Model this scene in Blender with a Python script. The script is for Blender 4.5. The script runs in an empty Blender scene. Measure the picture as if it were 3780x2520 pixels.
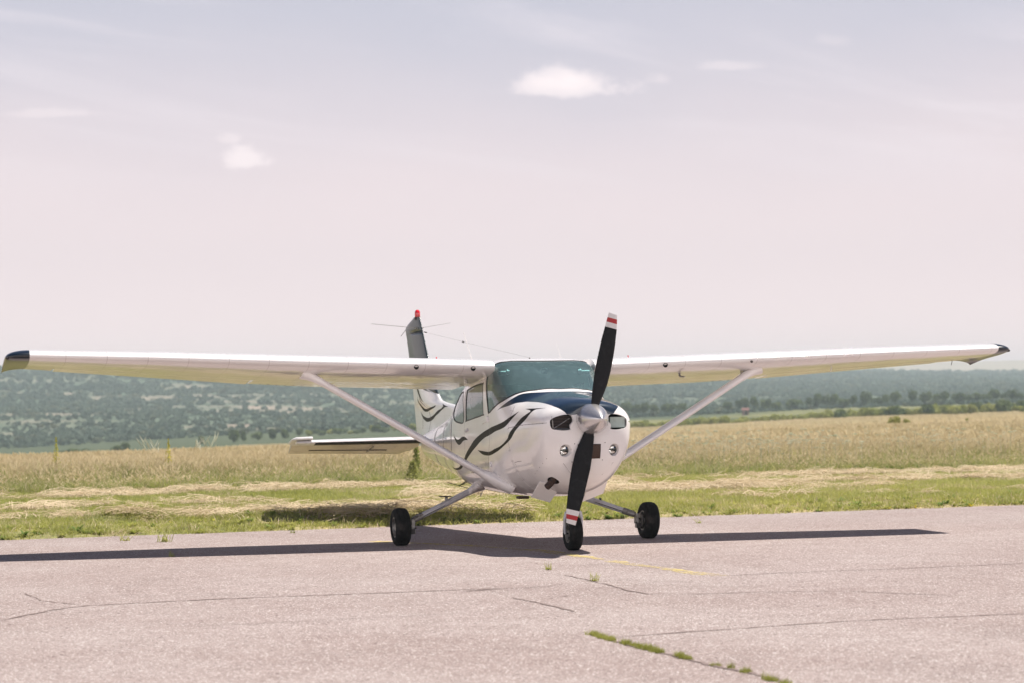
import bpy, bmesh, math, random
import numpy as np
from mathutils import Vector, Matrix, Euler
from mathutils.geometry import delaunay_2d_cdt
sc = bpy.context.scene
R = math.radians

# ================================================================ camera, world, sun, exposure
CAM = Vector((22.8639, -6.598, 1.398)); YAW, PITCH, ROLL = -.2605, .0303, -.0142
fwd = Vector((-math.cos(YAW)*math.cos(PITCH), -math.sin(YAW)*math.cos(PITCH), math.sin(PITCH)))
rgt = fwd.cross(Vector((0, 0, 1))).normalized(); upv = rgt.cross(fwd)
r2 = rgt*math.cos(ROLL)+upv*math.sin(ROLL); u2 = upv*math.cos(ROLL)-rgt*math.sin(ROLL)
cam_d = bpy.data.cameras.new('camera'); cam = bpy.data.objects.new('camera', cam_d)
sc.collection.objects.link(cam); sc.camera = cam
cam.matrix_world = Matrix(((r2.x, u2.x, -fwd.x, CAM.x), (r2.y, u2.y, -fwd.y, CAM.y), (r2.z, u2.z, -fwd.z, CAM.z), (0, 0, 0, 1)))
cam_d.sensor_width = 36; cam_d.lens = 8582.9/3780*36
cam_d.clip_start = .1; cam_d.clip_end = 30000
cam_d.dof.use_dof = True; cam_d.dof.focus_distance = 22.6; cam_d.dof.aperture_fstop = 3.2

HF = Vector((fwd.x, fwd.y, 0)).normalized(); HR = Vector((rgt.x, rgt.y, 0)).normalized()   # compass directions of the view
# sun: high, from the port side
SUNV = Vector((-.03, .40, 1.0)).normalized()          # towards the sun
sun_d = bpy.data.lights.new('sun', 'SUN'); sun = bpy.data.objects.new('sun', sun_d); sc.collection.objects.link(sun)
sun_d.energy = 5.0; sun_d.angle = R(.55); sun_d.color = (1, .93, .84)
sun.rotation_euler = SUNV.to_track_quat('Z', 'Y').to_euler(); sun.location = (0, 0, 60)

sc.view_settings.view_transform = 'Standard'; sc.view_settings.look = 'None'
sc.view_settings.exposure = .61; sc.view_settings.gamma = 1
sc.cycles.max_bounces = 8; sc.cycles.transparent_max_bounces = 24; sc.cycles.volume_bounces = 0
sc.cycles.sample_clamp_indirect = 6; sc.cycles.caustics_reflective = False; sc.cycles.caustics_refractive = False

class NT:                                              # tiny node helper
    def __init__(s, tree): s.t = tree; s.n = tree.nodes; s.l = tree.links
    def add(s, typ, **kw):
        n = s.n.new(typ)
        for k, v in kw.items(): setattr(n, k, v)
        return n
    def link(s, a, b): s.l.new(a, b)
    def put(s, sock, v):
        if hasattr(v, 'links') or isinstance(v, bpy.types.NodeSocket): s.l.new(v, sock)
        else: sock.default_value = v
    def math(s, op, a, b=0., c=None, clamp=False):
        n = s.add('ShaderNodeMath', operation=op, use_clamp=clamp); s.put(n.inputs[0], a); s.put(n.inputs[1], b)
        if c is not None: s.put(n.inputs[2], c)
        return n.outputs[0]
    def dot(s, v, w):
        n = s.add('ShaderNodeVectorMath', operation='DOT_PRODUCT'); s.put(n.inputs[0], v); n.inputs[1].default_value = w
        return n.outputs['Value']
    def mix(s, f, a, b, mode='MIX'):
        n = s.add('ShaderNodeMix', data_type='RGBA', blend_type=mode); s.put(n.inputs[0], f); s.put(n.inputs[6], a); s.put(n.inputs[7], b)
        return n.outputs[2]
    def ramp(s, f, a, b, lo=0., hi=1., smooth=True):
        n = s.add('ShaderNodeMapRange', interpolation_type='SMOOTHSTEP' if smooth else 'LINEAR'); s.put(n.inputs[0], f)
        n.inputs[1].default_value = a; n.inputs[2].default_value = b; n.inputs[3].default_value = lo; n.inputs[4].default_value = hi
        return n.outputs[0]
    def noise(s, vec, scale, detail=4, rough=.55, dist=0., out='Fac'):
        n = s.add('ShaderNodeTexNoise'); s.put(n.inputs['Vector'], vec); n.inputs['Scale'].default_value = scale
        n.inputs['Detail'].default_value = detail; n.inputs['Roughness'].default_value = rough; n.inputs['Distortion'].default_value = dist
        return n.outputs[out]
    def comb(s, x, y, z=0.):
        n = s.add('ShaderNodeCombineXYZ'); s.put(n.inputs[0], x); s.put(n.inputs[1], y); s.put(n.inputs[2], z); return n.outputs[0]

world = bpy.data.worlds.new('World'); sc.world = world; world.use_nodes = True
w = NT(world.node_tree); w.n.clear()
wo = w.add('ShaderNodeOutputWorld'); bg = w.add('ShaderNodeBackground'); w.link(bg.outputs[0], wo.inputs[0])
SKYS = .10; bg.inputs[1].default_value = SKYS
sky = w.add('ShaderNodeTexSky', sky_type='NISHITA', sun_disc=False)
sky.sun_elevation = math.asin(SUNV.z); sky.sun_rotation = math.atan2(SUNV.x, SUNV.y); sky.air_density = 1.3; sky.dust_density = 1.5
gen = w.add('ShaderNodeTexCoord').outputs['Generated']
nrm = w.add('ShaderNodeVectorMath', operation='NORMALIZE'); w.link(gen, nrm.inputs[0]); dv = nrm.outputs[0]
f_ = w.dot(dv, HF); r_ = w.dot(dv, HR); z_ = w.dot(dv, (0, 0, 1))
fs = w.math('MAXIMUM', f_, .05); a_ = w.math('DIVIDE', r_, fs); e_ = w.math('DIVIDE', z_, fs)
front = w.ramp(f_, .1, .4)
def k10(c): return (c[0]/SKYS, c[1]/SKYS, c[2]/SKYS, 1)
# upper sky: the Nishita sky; towards the horizon a bright pinkish summer haze
upper = w.mix(1., sky.outputs[0], (.085, .145, .25, 1), 'MULTIPLY')
mauve = k10((.40, .40, .468)); pinkh = k10((.84, .65, .64)); pink = k10((.62, .525, .54))
wob = w.noise(w.comb(w.math('MULTIPLY', a_, 2.), w.math('MULTIPLY', e_, 5.)), 2.2, 3)
el = w.math('ADD', z_, w.math('MULTIPLY', w.math('SUBTRACT', wob, .5), .05))
low = w.mix(w.ramp(el, .070, .190), w.mix(w.ramp(z_, .075, .0), pink, pinkh), mauve)
# cirrus streaks, thin, slightly tilted
sv = w.comb(w.math('ADD', w.math('MULTIPLY', a_, 4.), w.math('MULTIPLY', e_, 5.)), w.math('ADD', w.math('MULTIPLY', e_, 26.), w.math('MULTIPLY', a_, 3.2)))
ci = w.noise(sv, 1.0, 7, .55, .6)
cim = w.math('MULTIPLY', w.math('MULTIPLY', w.ramp(ci, .46, .78), w.ramp(z_, .08, .14)), .75)
low = w.mix(cim, low, k10((.66, .60, .63)))
def cloud(col, a0, e0, ra, re, amp, colr, seed, sharp=.7):
    da = w.math('DIVIDE', w.math('SUBTRACT', a_, a0), ra); de = w.math('DIVIDE', w.math('SUBTRACT', e_, e0), re)
    de2 = w.math('MAXIMUM', de, w.math('MULTIPLY', de, -2.0))        # flat-bottomed
    rr = w.math('SQRT', w.math('ADD', w.math('MULTIPLY', da, da), w.math('MULTIPLY', de2, de2)))
    nn = w.noise(w.comb(w.math('ADD', a_, seed), w.math('MULTIPLY', e_, 1.5)), 48., 7, .66)
    m = w.math('ADD', rr, w.math('MULTIPLY', w.math('SUBTRACT', nn, .5), -2.0))
    m = w.math('MULTIPLY', w.math('MULTIPLY', w.ramp(m, 1.0, 1.0-sharp), front), amp)
    return w.mix(m, col, k10(colr))
CW = (.76, .675, .68)
for a0, e0, ra, re, amp, c, sd in [(.0240, .1385, .034, .0085, .62, CW, 1.1), (.0205, .1425, .019, .0105, .62, CW, 8.4), (.0300, .1410, .014, .0085, .5, CW, 9.2), (-.113, .1095, .013, .009, .65, CW, 2.3), (-.120, .1190, .008, .004, .3, CW, 2.9),
        (.0955, .1475, .017, .004, .28, CW, 3.7), (.139, .158, .012, .006, .15, CW, 4.2), (-.196, .131, .028, .0035, .28, CW, 5.5), (.066, .142, .008, .005, .25, CW, 6.1)]:
    low = cloud(low, a0, e0, ra, re, amp, c, sd)
up = w.ramp(z_, .17, .36)
# a bank of added sky glow, unseen behind the camera, fills the shaded nose
fill_bank_n = w.noise(dv, 2.6, 5, .6)
bank = w.math('MULTIPLY', w.math('MULTIPLY', w.ramp(f_, .05, -.35), w.ramp(z_, .34, .18)), w.ramp(fill_bank_n, .30, .55, .55, 1.))
w.link(w.mix(bank, w.mix(up, low, upper), k10((1.62, 1.50, 1.48))), bg.inputs[0])

# ================================================================ helpers
def link(o): sc.collection.objects.link(o); return o
def tag(o, label=None, cat=None, group=None, kind=None):
    for k, v in (('label', label), ('category', cat), ('group', group), ('kind', kind)):
        if v: o[k] = v
    return o
def empty(name, loc=(0, 0, 0), **kw):
    o = link(bpy.data.objects.new(name, None)); o.location = loc; o.empty_display_size = .3
    return tag(o, **kw)
def mesh_obj(name, V, F, mats, parent=None, smooth=True, mi=None, sharp=None):
    me = bpy.data.meshes.new(name); me.from_pydata([tuple(v) for v in V], [], [tuple(f) for f in F])
    for m in (mats if isinstance(mats, (list, tuple)) else [mats]): me.materials.append(m)
    if mi is not None: me.polygons.foreach_set('material_index', mi)
    if smooth: me.polygons.foreach_set('use_smooth', [True]*len(me.polygons))
    me.update()
    if sharp: me.set_sharp_from_angle(angle=R(sharp))
    o = link(bpy.data.objects.new(name, me))
    if parent is not None: o.parent = parent
    return o
class MB:                                              # collects shapes into one mesh
    def __init__(s): s.V = []; s.F = []; s.M = []
    def add(s, V, F, m=0):
        k = len(s.V); s.V += [tuple(v) for v in V]; s.F += [tuple(i+k for i in f) for f in F]; s.M += [m]*len(F); return s
    def rings(s, rings, m=0, cap=True, closed=False):
        n = len(rings[0]); V = [p for r in rings for p in r]; F = []; L = len(rings)
        for i in range(L if closed else L-1):
            for j in range(n):
                a = i*n+j; b = i*n+(j+1) % n; c = ((i+1) % L)*n+(j+1) % n; d = ((i+1) % L)*n+j
                F.append((a, b, c, d))
        if cap and not closed: F.append(tuple(range(n))[::-1]); F.append(tuple(range((L-1)*n, L*n)))
        return s.add(V, F, m)
    def tube(s, pts, rad, n=12, m=0, cap=True):
        pts = [Vector(p) for p in pts]; rad = rad if isinstance(rad, (list, tuple)) else [rad]*len(pts); rings = []
        up0 = None
        for i, p in enumerate(pts):
            d = (pts[min(i+1, len(pts)-1)]-pts[max(i-1, 0)]).normalized()
            if up0 is None: up0 = Vector((0, 0, 1)) if abs(d.z) < .9 else Vector((1, 0, 0))
            a = d.cross(up0).normalized(); b = a.cross(d); up0 = b
            rings.append([p+a*rad[i]*math.cos(t)+b*rad[i]*math.sin(t) for t in np.linspace(0, 2*math.pi, n, endpoint=False)])
        return s.rings(rings, m, cap)
    def lathe(s, prof, o, axis, n=40, m=0, cap=False):          # prof: (along, radius)
        o = Vector(o); ax = Vector(axis).normalized(); t0 = Vector((0, 0, 1)) if abs(ax.z) < .9 else Vector((1, 0, 0))
        a = ax.cross(t0).normalized(); b = ax.cross(a)
        return s.rings([[o+ax*h+(a*math.cos(t)+b*math.sin(t))*r for t in np.linspace(0, 2*math.pi, n, endpoint=False)] for h, r in prof], m, cap)
    def box(s, c, d, rot=None, m=0, bev=0.):
        M = (rot or Matrix.Identity(3)); c = Vector(c); x, y, z = [q/2 for q in d]
        V = [c+M @ Vector((i*x, j*y, k*z)) for i in (-1, 1) for j in (-1, 1) for k in (-1, 1)]
        return s.add(V, [(0, 1, 3, 2), (4, 6, 7, 5), (0, 4, 5, 1), (2, 3, 7, 6), (0, 2, 6, 4), (1, 5, 7, 3)], m)
    def build(s, name, mats, parent=None, smooth=True, sharp=35):
        return mesh_obj(name, s.V, s.F, mats, parent, smooth, s.M, sharp)
def bevel(o, wd=.01, seg=2):
    m = o.modifiers.new('bevel', 'BEVEL'); m.width = wd; m.segments = seg; m.limit_method = 'ANGLE'; return o

# ================================================================ materials
def mat(name, col, rough=.5, metal=0., coat=0., coat_rough=.03, spec=.5, bump=None, var=None, sheen=0.):
    m = bpy.data.materials.new(name); m.use_nodes = True; t = NT(m.node_tree); b = t.n['Principled BSDF']
    b.inputs['Base Color'].default_value = (*col, 1); b.inputs['Roughness'].default_value = rough; b.inputs['Metallic'].default_value = metal
    b.inputs['Coat Weight'].default_value = coat; b.inputs['Coat Roughness'].default_value = coat_rough; b.inputs['Specular IOR Level'].default_value = spec
    co = t.add('ShaderNodeTexCoord').outputs['Object']
    if var:                                            # (scale, second colour, low, high)
        n = t.noise(co, var[0], 5, .6); t.link(t.mix(t.ramp(n, var[2], var[3]), (*col, 1), (*var[1], 1)), b.inputs['Base Color'])
    if bump:                                           # (scale, strength, distance)
        n = t.noise(co, bump[0], 4, .6); bn = t.add('ShaderNodeBump'); bn.inputs['Strength'].default_value = bump[1]; bn.inputs['Distance'].default_value = bump[2]
        t.link(n, bn.inputs['Height']); t.link(bn.outputs[0], b.inputs['Normal'])
        if coat: t.link(bn.outputs[0], b.inputs['Coat Normal'])
    return m
M = {}
M['white'] = mat('white_aircraft_paint', (.86, .835, .83), .32, coat=.9, coat_rough=.04, bump=(4., .08, .02), var=(3., (.82, .79, .78), .45, .7))
def dirty(m, wing=False):
    t = NT(m.node_tree); b = t.n['Principled BSDF']; src = b.inputs['Base Color'].links[0].from_socket
    pos = t.add('ShaderNodeNewGeometry'); sp_ = t.add('ShaderNodeSeparateXYZ'); t.link(pos.outputs['Position'], sp_.inputs[0]); nz_ = t.add('ShaderNodeSeparateXYZ'); t.link(pos.outputs['Normal'], nz_.inputs[0])
    def seam(v, per, wd, off=0.):
        q = t.math('FRACT', t.math('DIVIDE', t.math('ADD', v, off), per)); return t.math('LESS_THAN', q, wd/per)
    if wing:
        f = t.math('MAXIMUM', seam(sp_.outputs[1], .405, .006, .07), t.math('MAXIMUM', seam(t.math('ADD', sp_.outputs[0], 20.), .62, .007, .12), t.math('MULTIPLY', seam(sp_.outputs[1], .03, .008), seam(t.math('ADD', sp_.outputs[0], 20.), .31, .012, .05))))
        c_ = t.mix(t.math('MULTIPLY', f, .45), src, (.36, .31, .28, 1))
    else:
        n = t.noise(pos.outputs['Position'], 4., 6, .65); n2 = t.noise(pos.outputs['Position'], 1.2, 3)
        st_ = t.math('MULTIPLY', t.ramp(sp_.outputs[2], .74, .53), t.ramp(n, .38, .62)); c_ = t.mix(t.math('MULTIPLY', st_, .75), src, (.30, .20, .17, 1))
        row = t.math('MULTIPLY', t.math('MULTIPLY', seam(t.math('ADD', sp_.outputs[0], 20.), .028, .008), seam(sp_.outputs[2], .155, .006, .03)), t.math('LESS_THAN', sp_.outputs[0], -1.95))
        c_ = t.mix(t.math('MULTIPLY', row, .6), c_, (.3, .26, .25, 1))
    t.link(c_, b.inputs['Base Color']); return m
dirty(M['white'])
M['wing'] = dirty(mat('white_wing_paint', (.86, .835, .83), .32, coat=.9, coat_rough=.04, bump=(3.2, .22, .03), var=(3., (.82, .79, .78), .45, .7)), True)
M['cowl'] = mat('white_cowl_paint', (.86, .835, .83), .38, coat=.6, coat_rough=.12, var=(4., (.82, .785, .77), .5, .75))
M['blue'] = mat('dark_blue_metallic_paint', (.012, .024, .042), .3, metal=.2, coat=1., coat_rough=.05)
M['tip'] = mat('near_black_tip_paint', (.005, .010, .018), .3, coat=.4, coat_rough=.1)
M['teal'] = mat('dark_teal_paint', (.016, .030, .038), .38, metal=.1, coat=.25, coat_rough=.12, spec=.35, bump=(6., .1, .02))
M['stripe'] = mat('black_stripe_paint', (.005, .004, .004), .40, spec=.06)
M['line'] = mat('panel_gap_dirt', (.16, .13, .13), .8)
M['elev'] = mat('mottled_warm_white_paint', (.60, .53, .45), .4, coat=.4, coat_rough=.12, var=(8., (.50, .43, .35), .45, .7))  # warm tan white with random darker mottling
M['rubber'] = mat('tyre_rubber', (.007, .007, .0075), .8, spec=.2, bump=(60., .3, .003), var=(7., (.045, .040, .036), .50, .8))
M['black'] = mat('black_soot_and_shade', (.01, .01, .01), .8)
M['seal'] = mat('black_window_seal', (.012, .012, .014), .5)
M['blade'] = mat('black_blade_paint', (.006, .006, .008), .55, spec=.2, var=(14., (.014, .014, .016), .5, .7))
M['bwhite'] = mat('white_blade_paint', (.72, .70, .70), .5, var=(20., (.60, .56, .54), .55, .75))
M['bred'] = mat('red_blade_paint', (.40, .010, .015), .45, var=(20., (.30, .02, .02), .55, .75))
M['spin'] = mat('silver_spinner_paint', (.62, .60, .61), .26, metal=.75, coat=.4, coat_rough=.1)
M['steel'] = mat('grey_painted_steel', (.52, .52, .56), .35, coat=.5, coat_rough=.15, var=(12., (.40, .38, .38), .5, .75))
M['alloy'] = mat('dull_alloy', (.30, .29, .28), .45, metal=.7, var=(25., (.10, .09, .08), .45, .7))
M['darkmetal'] = mat('oily_dark_metal', (.045, .04, .04), .5, metal=.5)
M['rust'] = mat('brown_exhaust_steel', (.07, .04, .03), .65, metal=.5, var=(30., (.025, .018, .018), .4, .7))
M['red'] = mat('red_beacon_plastic', (.65, .008, .02), .15, coat=1.)
M['chrome'] = mat('lamp_reflector', (.85, .84, .82), .06, metal=1.)
M['seat'] = mat('dark_seat_fabric', (.12, .13, .135), .85)
M['lining'] = mat('grey_cabin_lining', (.52, .58, .58), .85)
M['dash'] = mat('black_glareshield', (.025, .035, .037), .7)
M['pale'] = mat('pale_green_baffle', (.42, .50, .47), .5, var=(16., (.30, .36, .33), .5, .8))
M['fins'] = mat('cylinder_fins', (.10, .075, .07), .55, metal=.5)
M['belly'] = mat('stained_belly_paint', (.50, .43, .42), .4, coat=.4, coat_rough=.15, var=(5., (.22, .15, .14), .5, .8))
def glass(name, tint, ior=1.45, rough=0., dirt=None, dirt_sheen_col=(.7, .75, .76), sky_sheen=.035):
    m = bpy.data.materials.new(name); m.use_nodes = True; t = NT(m.node_tree); t.n.clear()
    o = t.add('ShaderNodeOutputMaterial'); tr = t.add('ShaderNodeBsdfTransparent'); tr.inputs[0].default_value = (*tint, 1)
    gl = t.add('ShaderNodeBsdfGlossy'); gl.inputs['Roughness'].default_value = .03+rough
    fr = t.add('ShaderNodeFresnel'); fr.inputs[0].default_value = ior
    co = t.add('ShaderNodeTexCoord').outputs['Object']
    bn = t.add('ShaderNodeBump'); bn.inputs['Strength'].default_value = .12; bn.inputs['Distance'].default_value = .02
    t.link(t.noise(co, 3.5, 3), bn.inputs['Height']); t.link(bn.outputs[0], gl.inputs['Normal']); t.link(bn.outputs[0], fr.inputs['Normal'])
    mx = t.add('ShaderNodeMixShader'); t.link(t.math('MULTIPLY', fr.outputs[0], 1.5, clamp=True), mx.inputs[0]); t.link(tr.outputs[0], mx.inputs[1]); t.link(gl.outputs[0], mx.inputs[2])
    last = mx.outputs[0]
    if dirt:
        df = t.add('ShaderNodeBsdfDiffuse'); df.inputs[0].default_value = (*dirt_sheen_col, 1)
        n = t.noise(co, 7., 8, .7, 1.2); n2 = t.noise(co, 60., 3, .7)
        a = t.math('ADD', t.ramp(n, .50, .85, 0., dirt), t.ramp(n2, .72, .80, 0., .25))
        a = t.math('ADD', a, sky_sheen)  # even diffuse veil painted in place of sky reflection on the panes
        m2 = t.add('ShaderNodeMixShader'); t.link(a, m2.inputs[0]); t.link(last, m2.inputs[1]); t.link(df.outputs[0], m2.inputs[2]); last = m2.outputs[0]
    t.link(last, o.inputs[0]); return m
M['wshield'] = glass('teal_tinted_windshield', (.55, .82, .84), ior=1.6, dirt=.16, dirt_sheen_col=(.44, .67, .69), sky_sheen=.12)
M['glass'] = glass('clear_side_window', (.72, .82, .82), ior=1.7, dirt=.06, dirt_sheen_col=(.6, .7, .7), sky_sheen=.10)
M['lens'] = glass('clear_lamp_lens', (.95, .95, .95))
def grille_mat():
    m = mat('bronze_wire_grille', (.10, .06, .045), .5, metal=.6); t = NT(m.node_tree); b = t.n['Principled BSDF']
    co = t.add('ShaderNodeTexCoord').outputs['Object']; mp = t.add('ShaderNodeMapping'); mp.inputs['Rotation'].default_value = (0, R(-90), 0); t.link(co, mp.inputs[0])
    br = t.add('ShaderNodeTexBrick'); t.link(mp.outputs[0], br.inputs[0]); br.inputs['Scale'].default_value = 60
    br.inputs['Color1'].default_value = (.16, .10, .08, 1); br.inputs['Color2'].default_value = (.11, .07, .05, 1); br.inputs['Mortar'].default_value = (.012, .01, .01, 1); br.inputs['Mortar Size'].default_value = .05
    t.link(br.outputs[0], b.inputs['Base Color']); return m
M['grille'] = grille_mat()
# ---------------------------------------------------------------- fuselage outer surface (metres; x forward, y port, z up)
# x, half width, z top, z bottom, z of widest line, exponent top, exponent bottom
ST = np.array([
 (1.062,.145,1.465,1.175,1.320,2.0,2.0),
 (1.060,.190,1.470,1.090,1.300,2.0,2.0),
 (1.048,.260,1.475,1.000,1.285,2.1,2.0),
 (1.020,.345,1.485,.910,1.275,2.2,2.0),
 (.970,.408,1.500,.815,1.265,2.35,2.05),
 (.900,.455,1.514,.735,1.255,2.3,2.1),
 (.780,.487,1.532,.660,1.250,2.25,2.15),
 (.600,.512,1.555,.600,1.240,2.2,2.2),
 (.400,.525,1.577,.565,1.230,2.15,2.2),
 (.200,.540,1.600,.550,1.215,2.1,2.2),
 (.060,.552,1.627,.540,1.200,2.15,2.2),
 (-.100,.561,1.692,.532,1.180,2.7,2.25),
 (-.300,.571,1.782,.525,1.150,4.0,2.35),
 (-.480,.577,1.862,.520,1.120,6.0,2.4),
 (-.600,.580,1.928,.515,1.090,8.0,2.5),
 (-.780,.580,1.958,.512,1.060,7.0,2.6),
 (-1.10,.580,1.968,.510,1.050,5.6,2.7),
 (-1.60,.578,1.925,.515,1.050,5.0,2.8),
 (-2.10,.572,1.790,.525,1.060,4.4,2.9),
 (-2.40,.556,1.700,.540,1.060,3.8,2.9),
 (-2.90,.497,1.570,.572,1.060,3.0,2.7),
 (-3.50,.408,1.460,.618,1.050,2.6,2.6),
 (-4.20,.315,1.370,.675,1.035,2.4,2.5),
 (-5.00,.225,1.270,.745,1.015,2.2,2.4),
 (-5.60,.155,1.205,.800,1.000,2.1,2.2),
 (-6.05,.105,1.155,.850,.995,2.0,2.1),
 (-6.20,.080,1.140,.900,1.000,2.0,2.0),
 (-6.26,.030,1.120,.960,1.020,2.0,2.0)])
def fuse_table(nt=520, nu=161):
    P = ST.copy(); k = np.concatenate([[0], np.cumsum(np.sqrt(np.diff(P[:,0])**2 + np.diff(P[:,1])**2))])
    K = k[-1]
    # monotone-ish cubic (Catmull-Rom with non-uniform finite differences, limited)
    def pchip(xk, yk, xq):
        h = np.diff(xk); dl = np.diff(yk)/h; m = np.zeros_like(yk)
        for i in range(1, len(yk)-1):
            if dl[i-1]*dl[i] > 0:
                w1 = 2*h[i]+h[i-1]; w2 = h[i]+2*h[i-1]
                m[i] = (w1+w2)/(w1/dl[i-1]+w2/dl[i])
        m[0] = dl[0]; m[-1] = dl[-1]
        i = np.clip(np.searchsorted(xk, xq, side='right')-1, 0, len(h)-1)
        t = (xq-xk[i])/h[i]
        return ((1+2*t)*(1-t)**2*yk[i] + t*(1-t)**2*h[i]*m[i] + t*t*(3-2*t)*yk[i+1] + t*t*(t-1)*h[i]*m[i+1])
    T = np.linspace(0, K, nt)
    Q = np.stack([pchip(k, P[:,c], T) for c in range(7)], 1)
    th = np.linspace(0, math.pi/2, 400)
    tab = np.zeros((nt, nu, 3)); h = (nu-1)//2
    for a in range(nt):
        x, hw, zt, zb, zm, nt_, nb = Q[a]
        for part in (0, 1):
            n = nb if part else nt_; H = (zm-zb) if part else (zt-zm)
            y = hw*np.sin(th)**(2/n); z = H*np.cos(th)**(2/n)      # from pole to widest
            s = np.concatenate([[0], np.cumsum(np.hypot(np.diff(y), np.diff(z)))]); s /= s[-1]
            q = np.linspace(0, 1, h+1)
            yy = np.interp(q, s, y); zz = np.interp(q, s, z)
            if part == 0:
                tab[a, :h+1, 0] = x; tab[a, :h+1, 1] = yy; tab[a, :h+1, 2] = zm+zz
            else:
                tab[a, h:, 0] = x; tab[a, h:, 1] = yy[::-1]; tab[a, h:, 2] = zm-zz[::-1]
    return T, tab          # u in [0,1]: 0 top centre, .5 widest, 1 bottom centre (port side; mirror y for starboard)

# ================================================================ the aircraft
AIR = empty('light_aircraft', (0, 0, 0), label='white high-wing propeller aircraft with navy wing tips and black swoosh stripes parked on the runway', cat='aircraft')
T_, TAB = fuse_table()
TN = len(T_); DT = T_[1]-T_[0]; NU = TAB.shape[1]
def S(t, v):                                           # surface point(s); v<0 starboard
    t = np.asarray(t, float); v = np.asarray(v, float)
    a = np.clip(t/DT, 0, TN-1.001); i = a.astype(int); fa = (a-i)[..., None]
    b = np.clip(np.abs(v)*(NU-1), 0, NU-1.001); j = b.astype(int); fb = (b-j)[..., None]
    P = (TAB[i, j]*(1-fa)+TAB[i+1, j]*fa)*(1-fb)+(TAB[i, j+1]*(1-fa)+TAB[i+1, j+1]*fa)*fb
    P = P.copy(); P[..., 1] *= np.where(v < 0, -1, 1); return P
def SN(t, v):
    t = np.asarray(t, float); v = np.asarray(v, float); e = .012; ev = .012
    vl = np.clip(v-ev, -1, 1); vh = np.clip(v+ev, -1, 1)
    n = np.cross(S(np.clip(t-e, 0, T_[-1]), v)-S(np.clip(t+e, 0, T_[-1]), v), S(t, vh)-S(t, vl))
    l = np.linalg.norm(n, axis=-1, keepdims=True); n = n/np.maximum(l, 1e-9)
    p = S(t, v); out = p-np.array([0, 0, 1.1]); out[..., 0] = np.where(p[..., 0] > 1.03, 1.2, 0)
    s = np.sign((n*out).sum(-1, keepdims=True)); s[s == 0] = 1
    return n*s
def smooth_poly(P, corners=(), k=5):
    P = [np.array(p, float) for p in P]; n = len(P); out = []
    for i in range(n):
        p0, p1, p2, p3 = P[i-1], P[i], P[(i+1) % n], P[(i+2) % n]
        m1 = (p2-p1) if i in corners else (p2-p0)/2; m2 = (p2-p1) if (i+1) % n in corners else (p3-p1)/2
        if i in corners and (i+1) % n in corners: m1 = m2 = p2-p1
        for q in range(k):
            s = q/k; out.append((2*s**3-3*s*s+1)*p1+(s**3-2*s*s+s)*m1+(-2*s**3+3*s*s)*p2+(s**3-s*s)*m2)
    return np.array(out)
def inside(P, poly):
    x, y = P[:, 0], P[:, 1]; c = np.zeros(len(P), bool); j = len(poly)-1
    for i in range(len(poly)):
        xi, yi = poly[i]; xj, yj = poly[j]
        if yi != yj: c ^= ((yi > y) != (yj > y)) & (x < (xj-xi)*(y-yi)/(yj-yi)+xi)
        j = i
    return c
def cut_domain(grid, polys):                            # constrained triangulation of a 2D domain with exact outlines
    pts = [Vector((float(a), float(b))) for a, b in grid]; edges = []
    for P in polys:
        k = len(pts); n = len(P); pts += [Vector((float(a), float(b))) for a, b in P]; edges += [(k+i, k+(i+1) % n) for i in range(n)]
    v, _, f, *_r = delaunay_2d_cdt(pts, edges, [], 0, 1e-5)
    return np.array([(q.x, q.y) for q in v]), np.array([t for t in f if len(t) == 3])
def surf_part(name, uv, tri, sel, Sf, Nf, mats, parent, mi=None, off=0., vs=1.):
    tri = tri[sel]; used, inv = np.unique(tri, return_inverse=True); tri = inv.reshape(-1, 3)
    a, b = uv[used, 0], uv[used, 1]/vs; P = Sf(a, b); N = Nf(a, b)
    # orient
    fn = np.cross(P[tri[:, 1]]-P[tri[:, 0]], P[tri[:, 2]]-P[tri[:, 0]]); flip = (fn*N[tri[:, 0]]).sum(1) < 0
    tri = tri.copy(); tri[flip] = tri[flip][:, ::-1]
    P = P+N*off
    o = mesh_obj(name, P.tolist(), tri.tolist(), mats, parent, True, None if mi is None else mi[sel])
    o.data.normals_split_custom_set_from_vertices([tuple(n) for n in N]); return o

# ---- outlines on the fuselage, (t along, v around) with v<0 on the starboard side
def mir(P): return [(a, -b) for a, b in P]
WS = [(1.228, 0), (1.264, -.0812), (1.293, -.1495), (1.334, -.1964), (1.381, -.2412), (1.444, -.286), (1.525, -.3197), (1.685, -.3504), (1.871, -.3758), (1.999, -.3802), (2.029, -.3444), (2.072, -.293), (2.10, -.235), (2.00, -.195), (1.915, -.16), (1.895, 0)]
WS = WS + [(a, -b) for a, b in WS[-2:0:-1]]
ws_c = {9, 13, 14, len(WS)-9, len(WS)-13, len(WS)-14}
DW = [(2.285, -.2598), (2.250, -.2714), (2.214, -.374), (2.246, -.3825), (2.957, -.3985), (2.999, -.3919), (3.011, -.2972), (3.009, -.2737), (2.963, -.2675)]
RW = [(3.233, -.2607), (3.106, -.353), (3.125, -.4032), (3.402, -.3972), (3.619, -.3775), (3.729, -.3479), (3.755, -.3211), (3.739, -.2892), (3.528, -.2603), (3.433, -.2518)]
BW = [(3.60, -.22), (3.58, 0), (3.60, .22), (4.34, .18), (4.38, 0), (4.34, -.18)]
BT = [(1.659, -.3749), (1.498, -.3403), (1.401, -.2953), (1.341, -.2365), (1.251, -.1637), (1.128, -.0724), (1.09, 0)]
BL = [(1.400, -.3393), (1.266, -.2928), (1.118, -.2667), (.788, -.2638), (.462, -.2786), (.266, -.307), (.167, -.3397), (.113, -.3745), (.03, -.3804), (.004, -.38)]
BLUE = BT + mir(BT[:-1])[::-1] + mir(BL) + BL[::-1]
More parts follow.
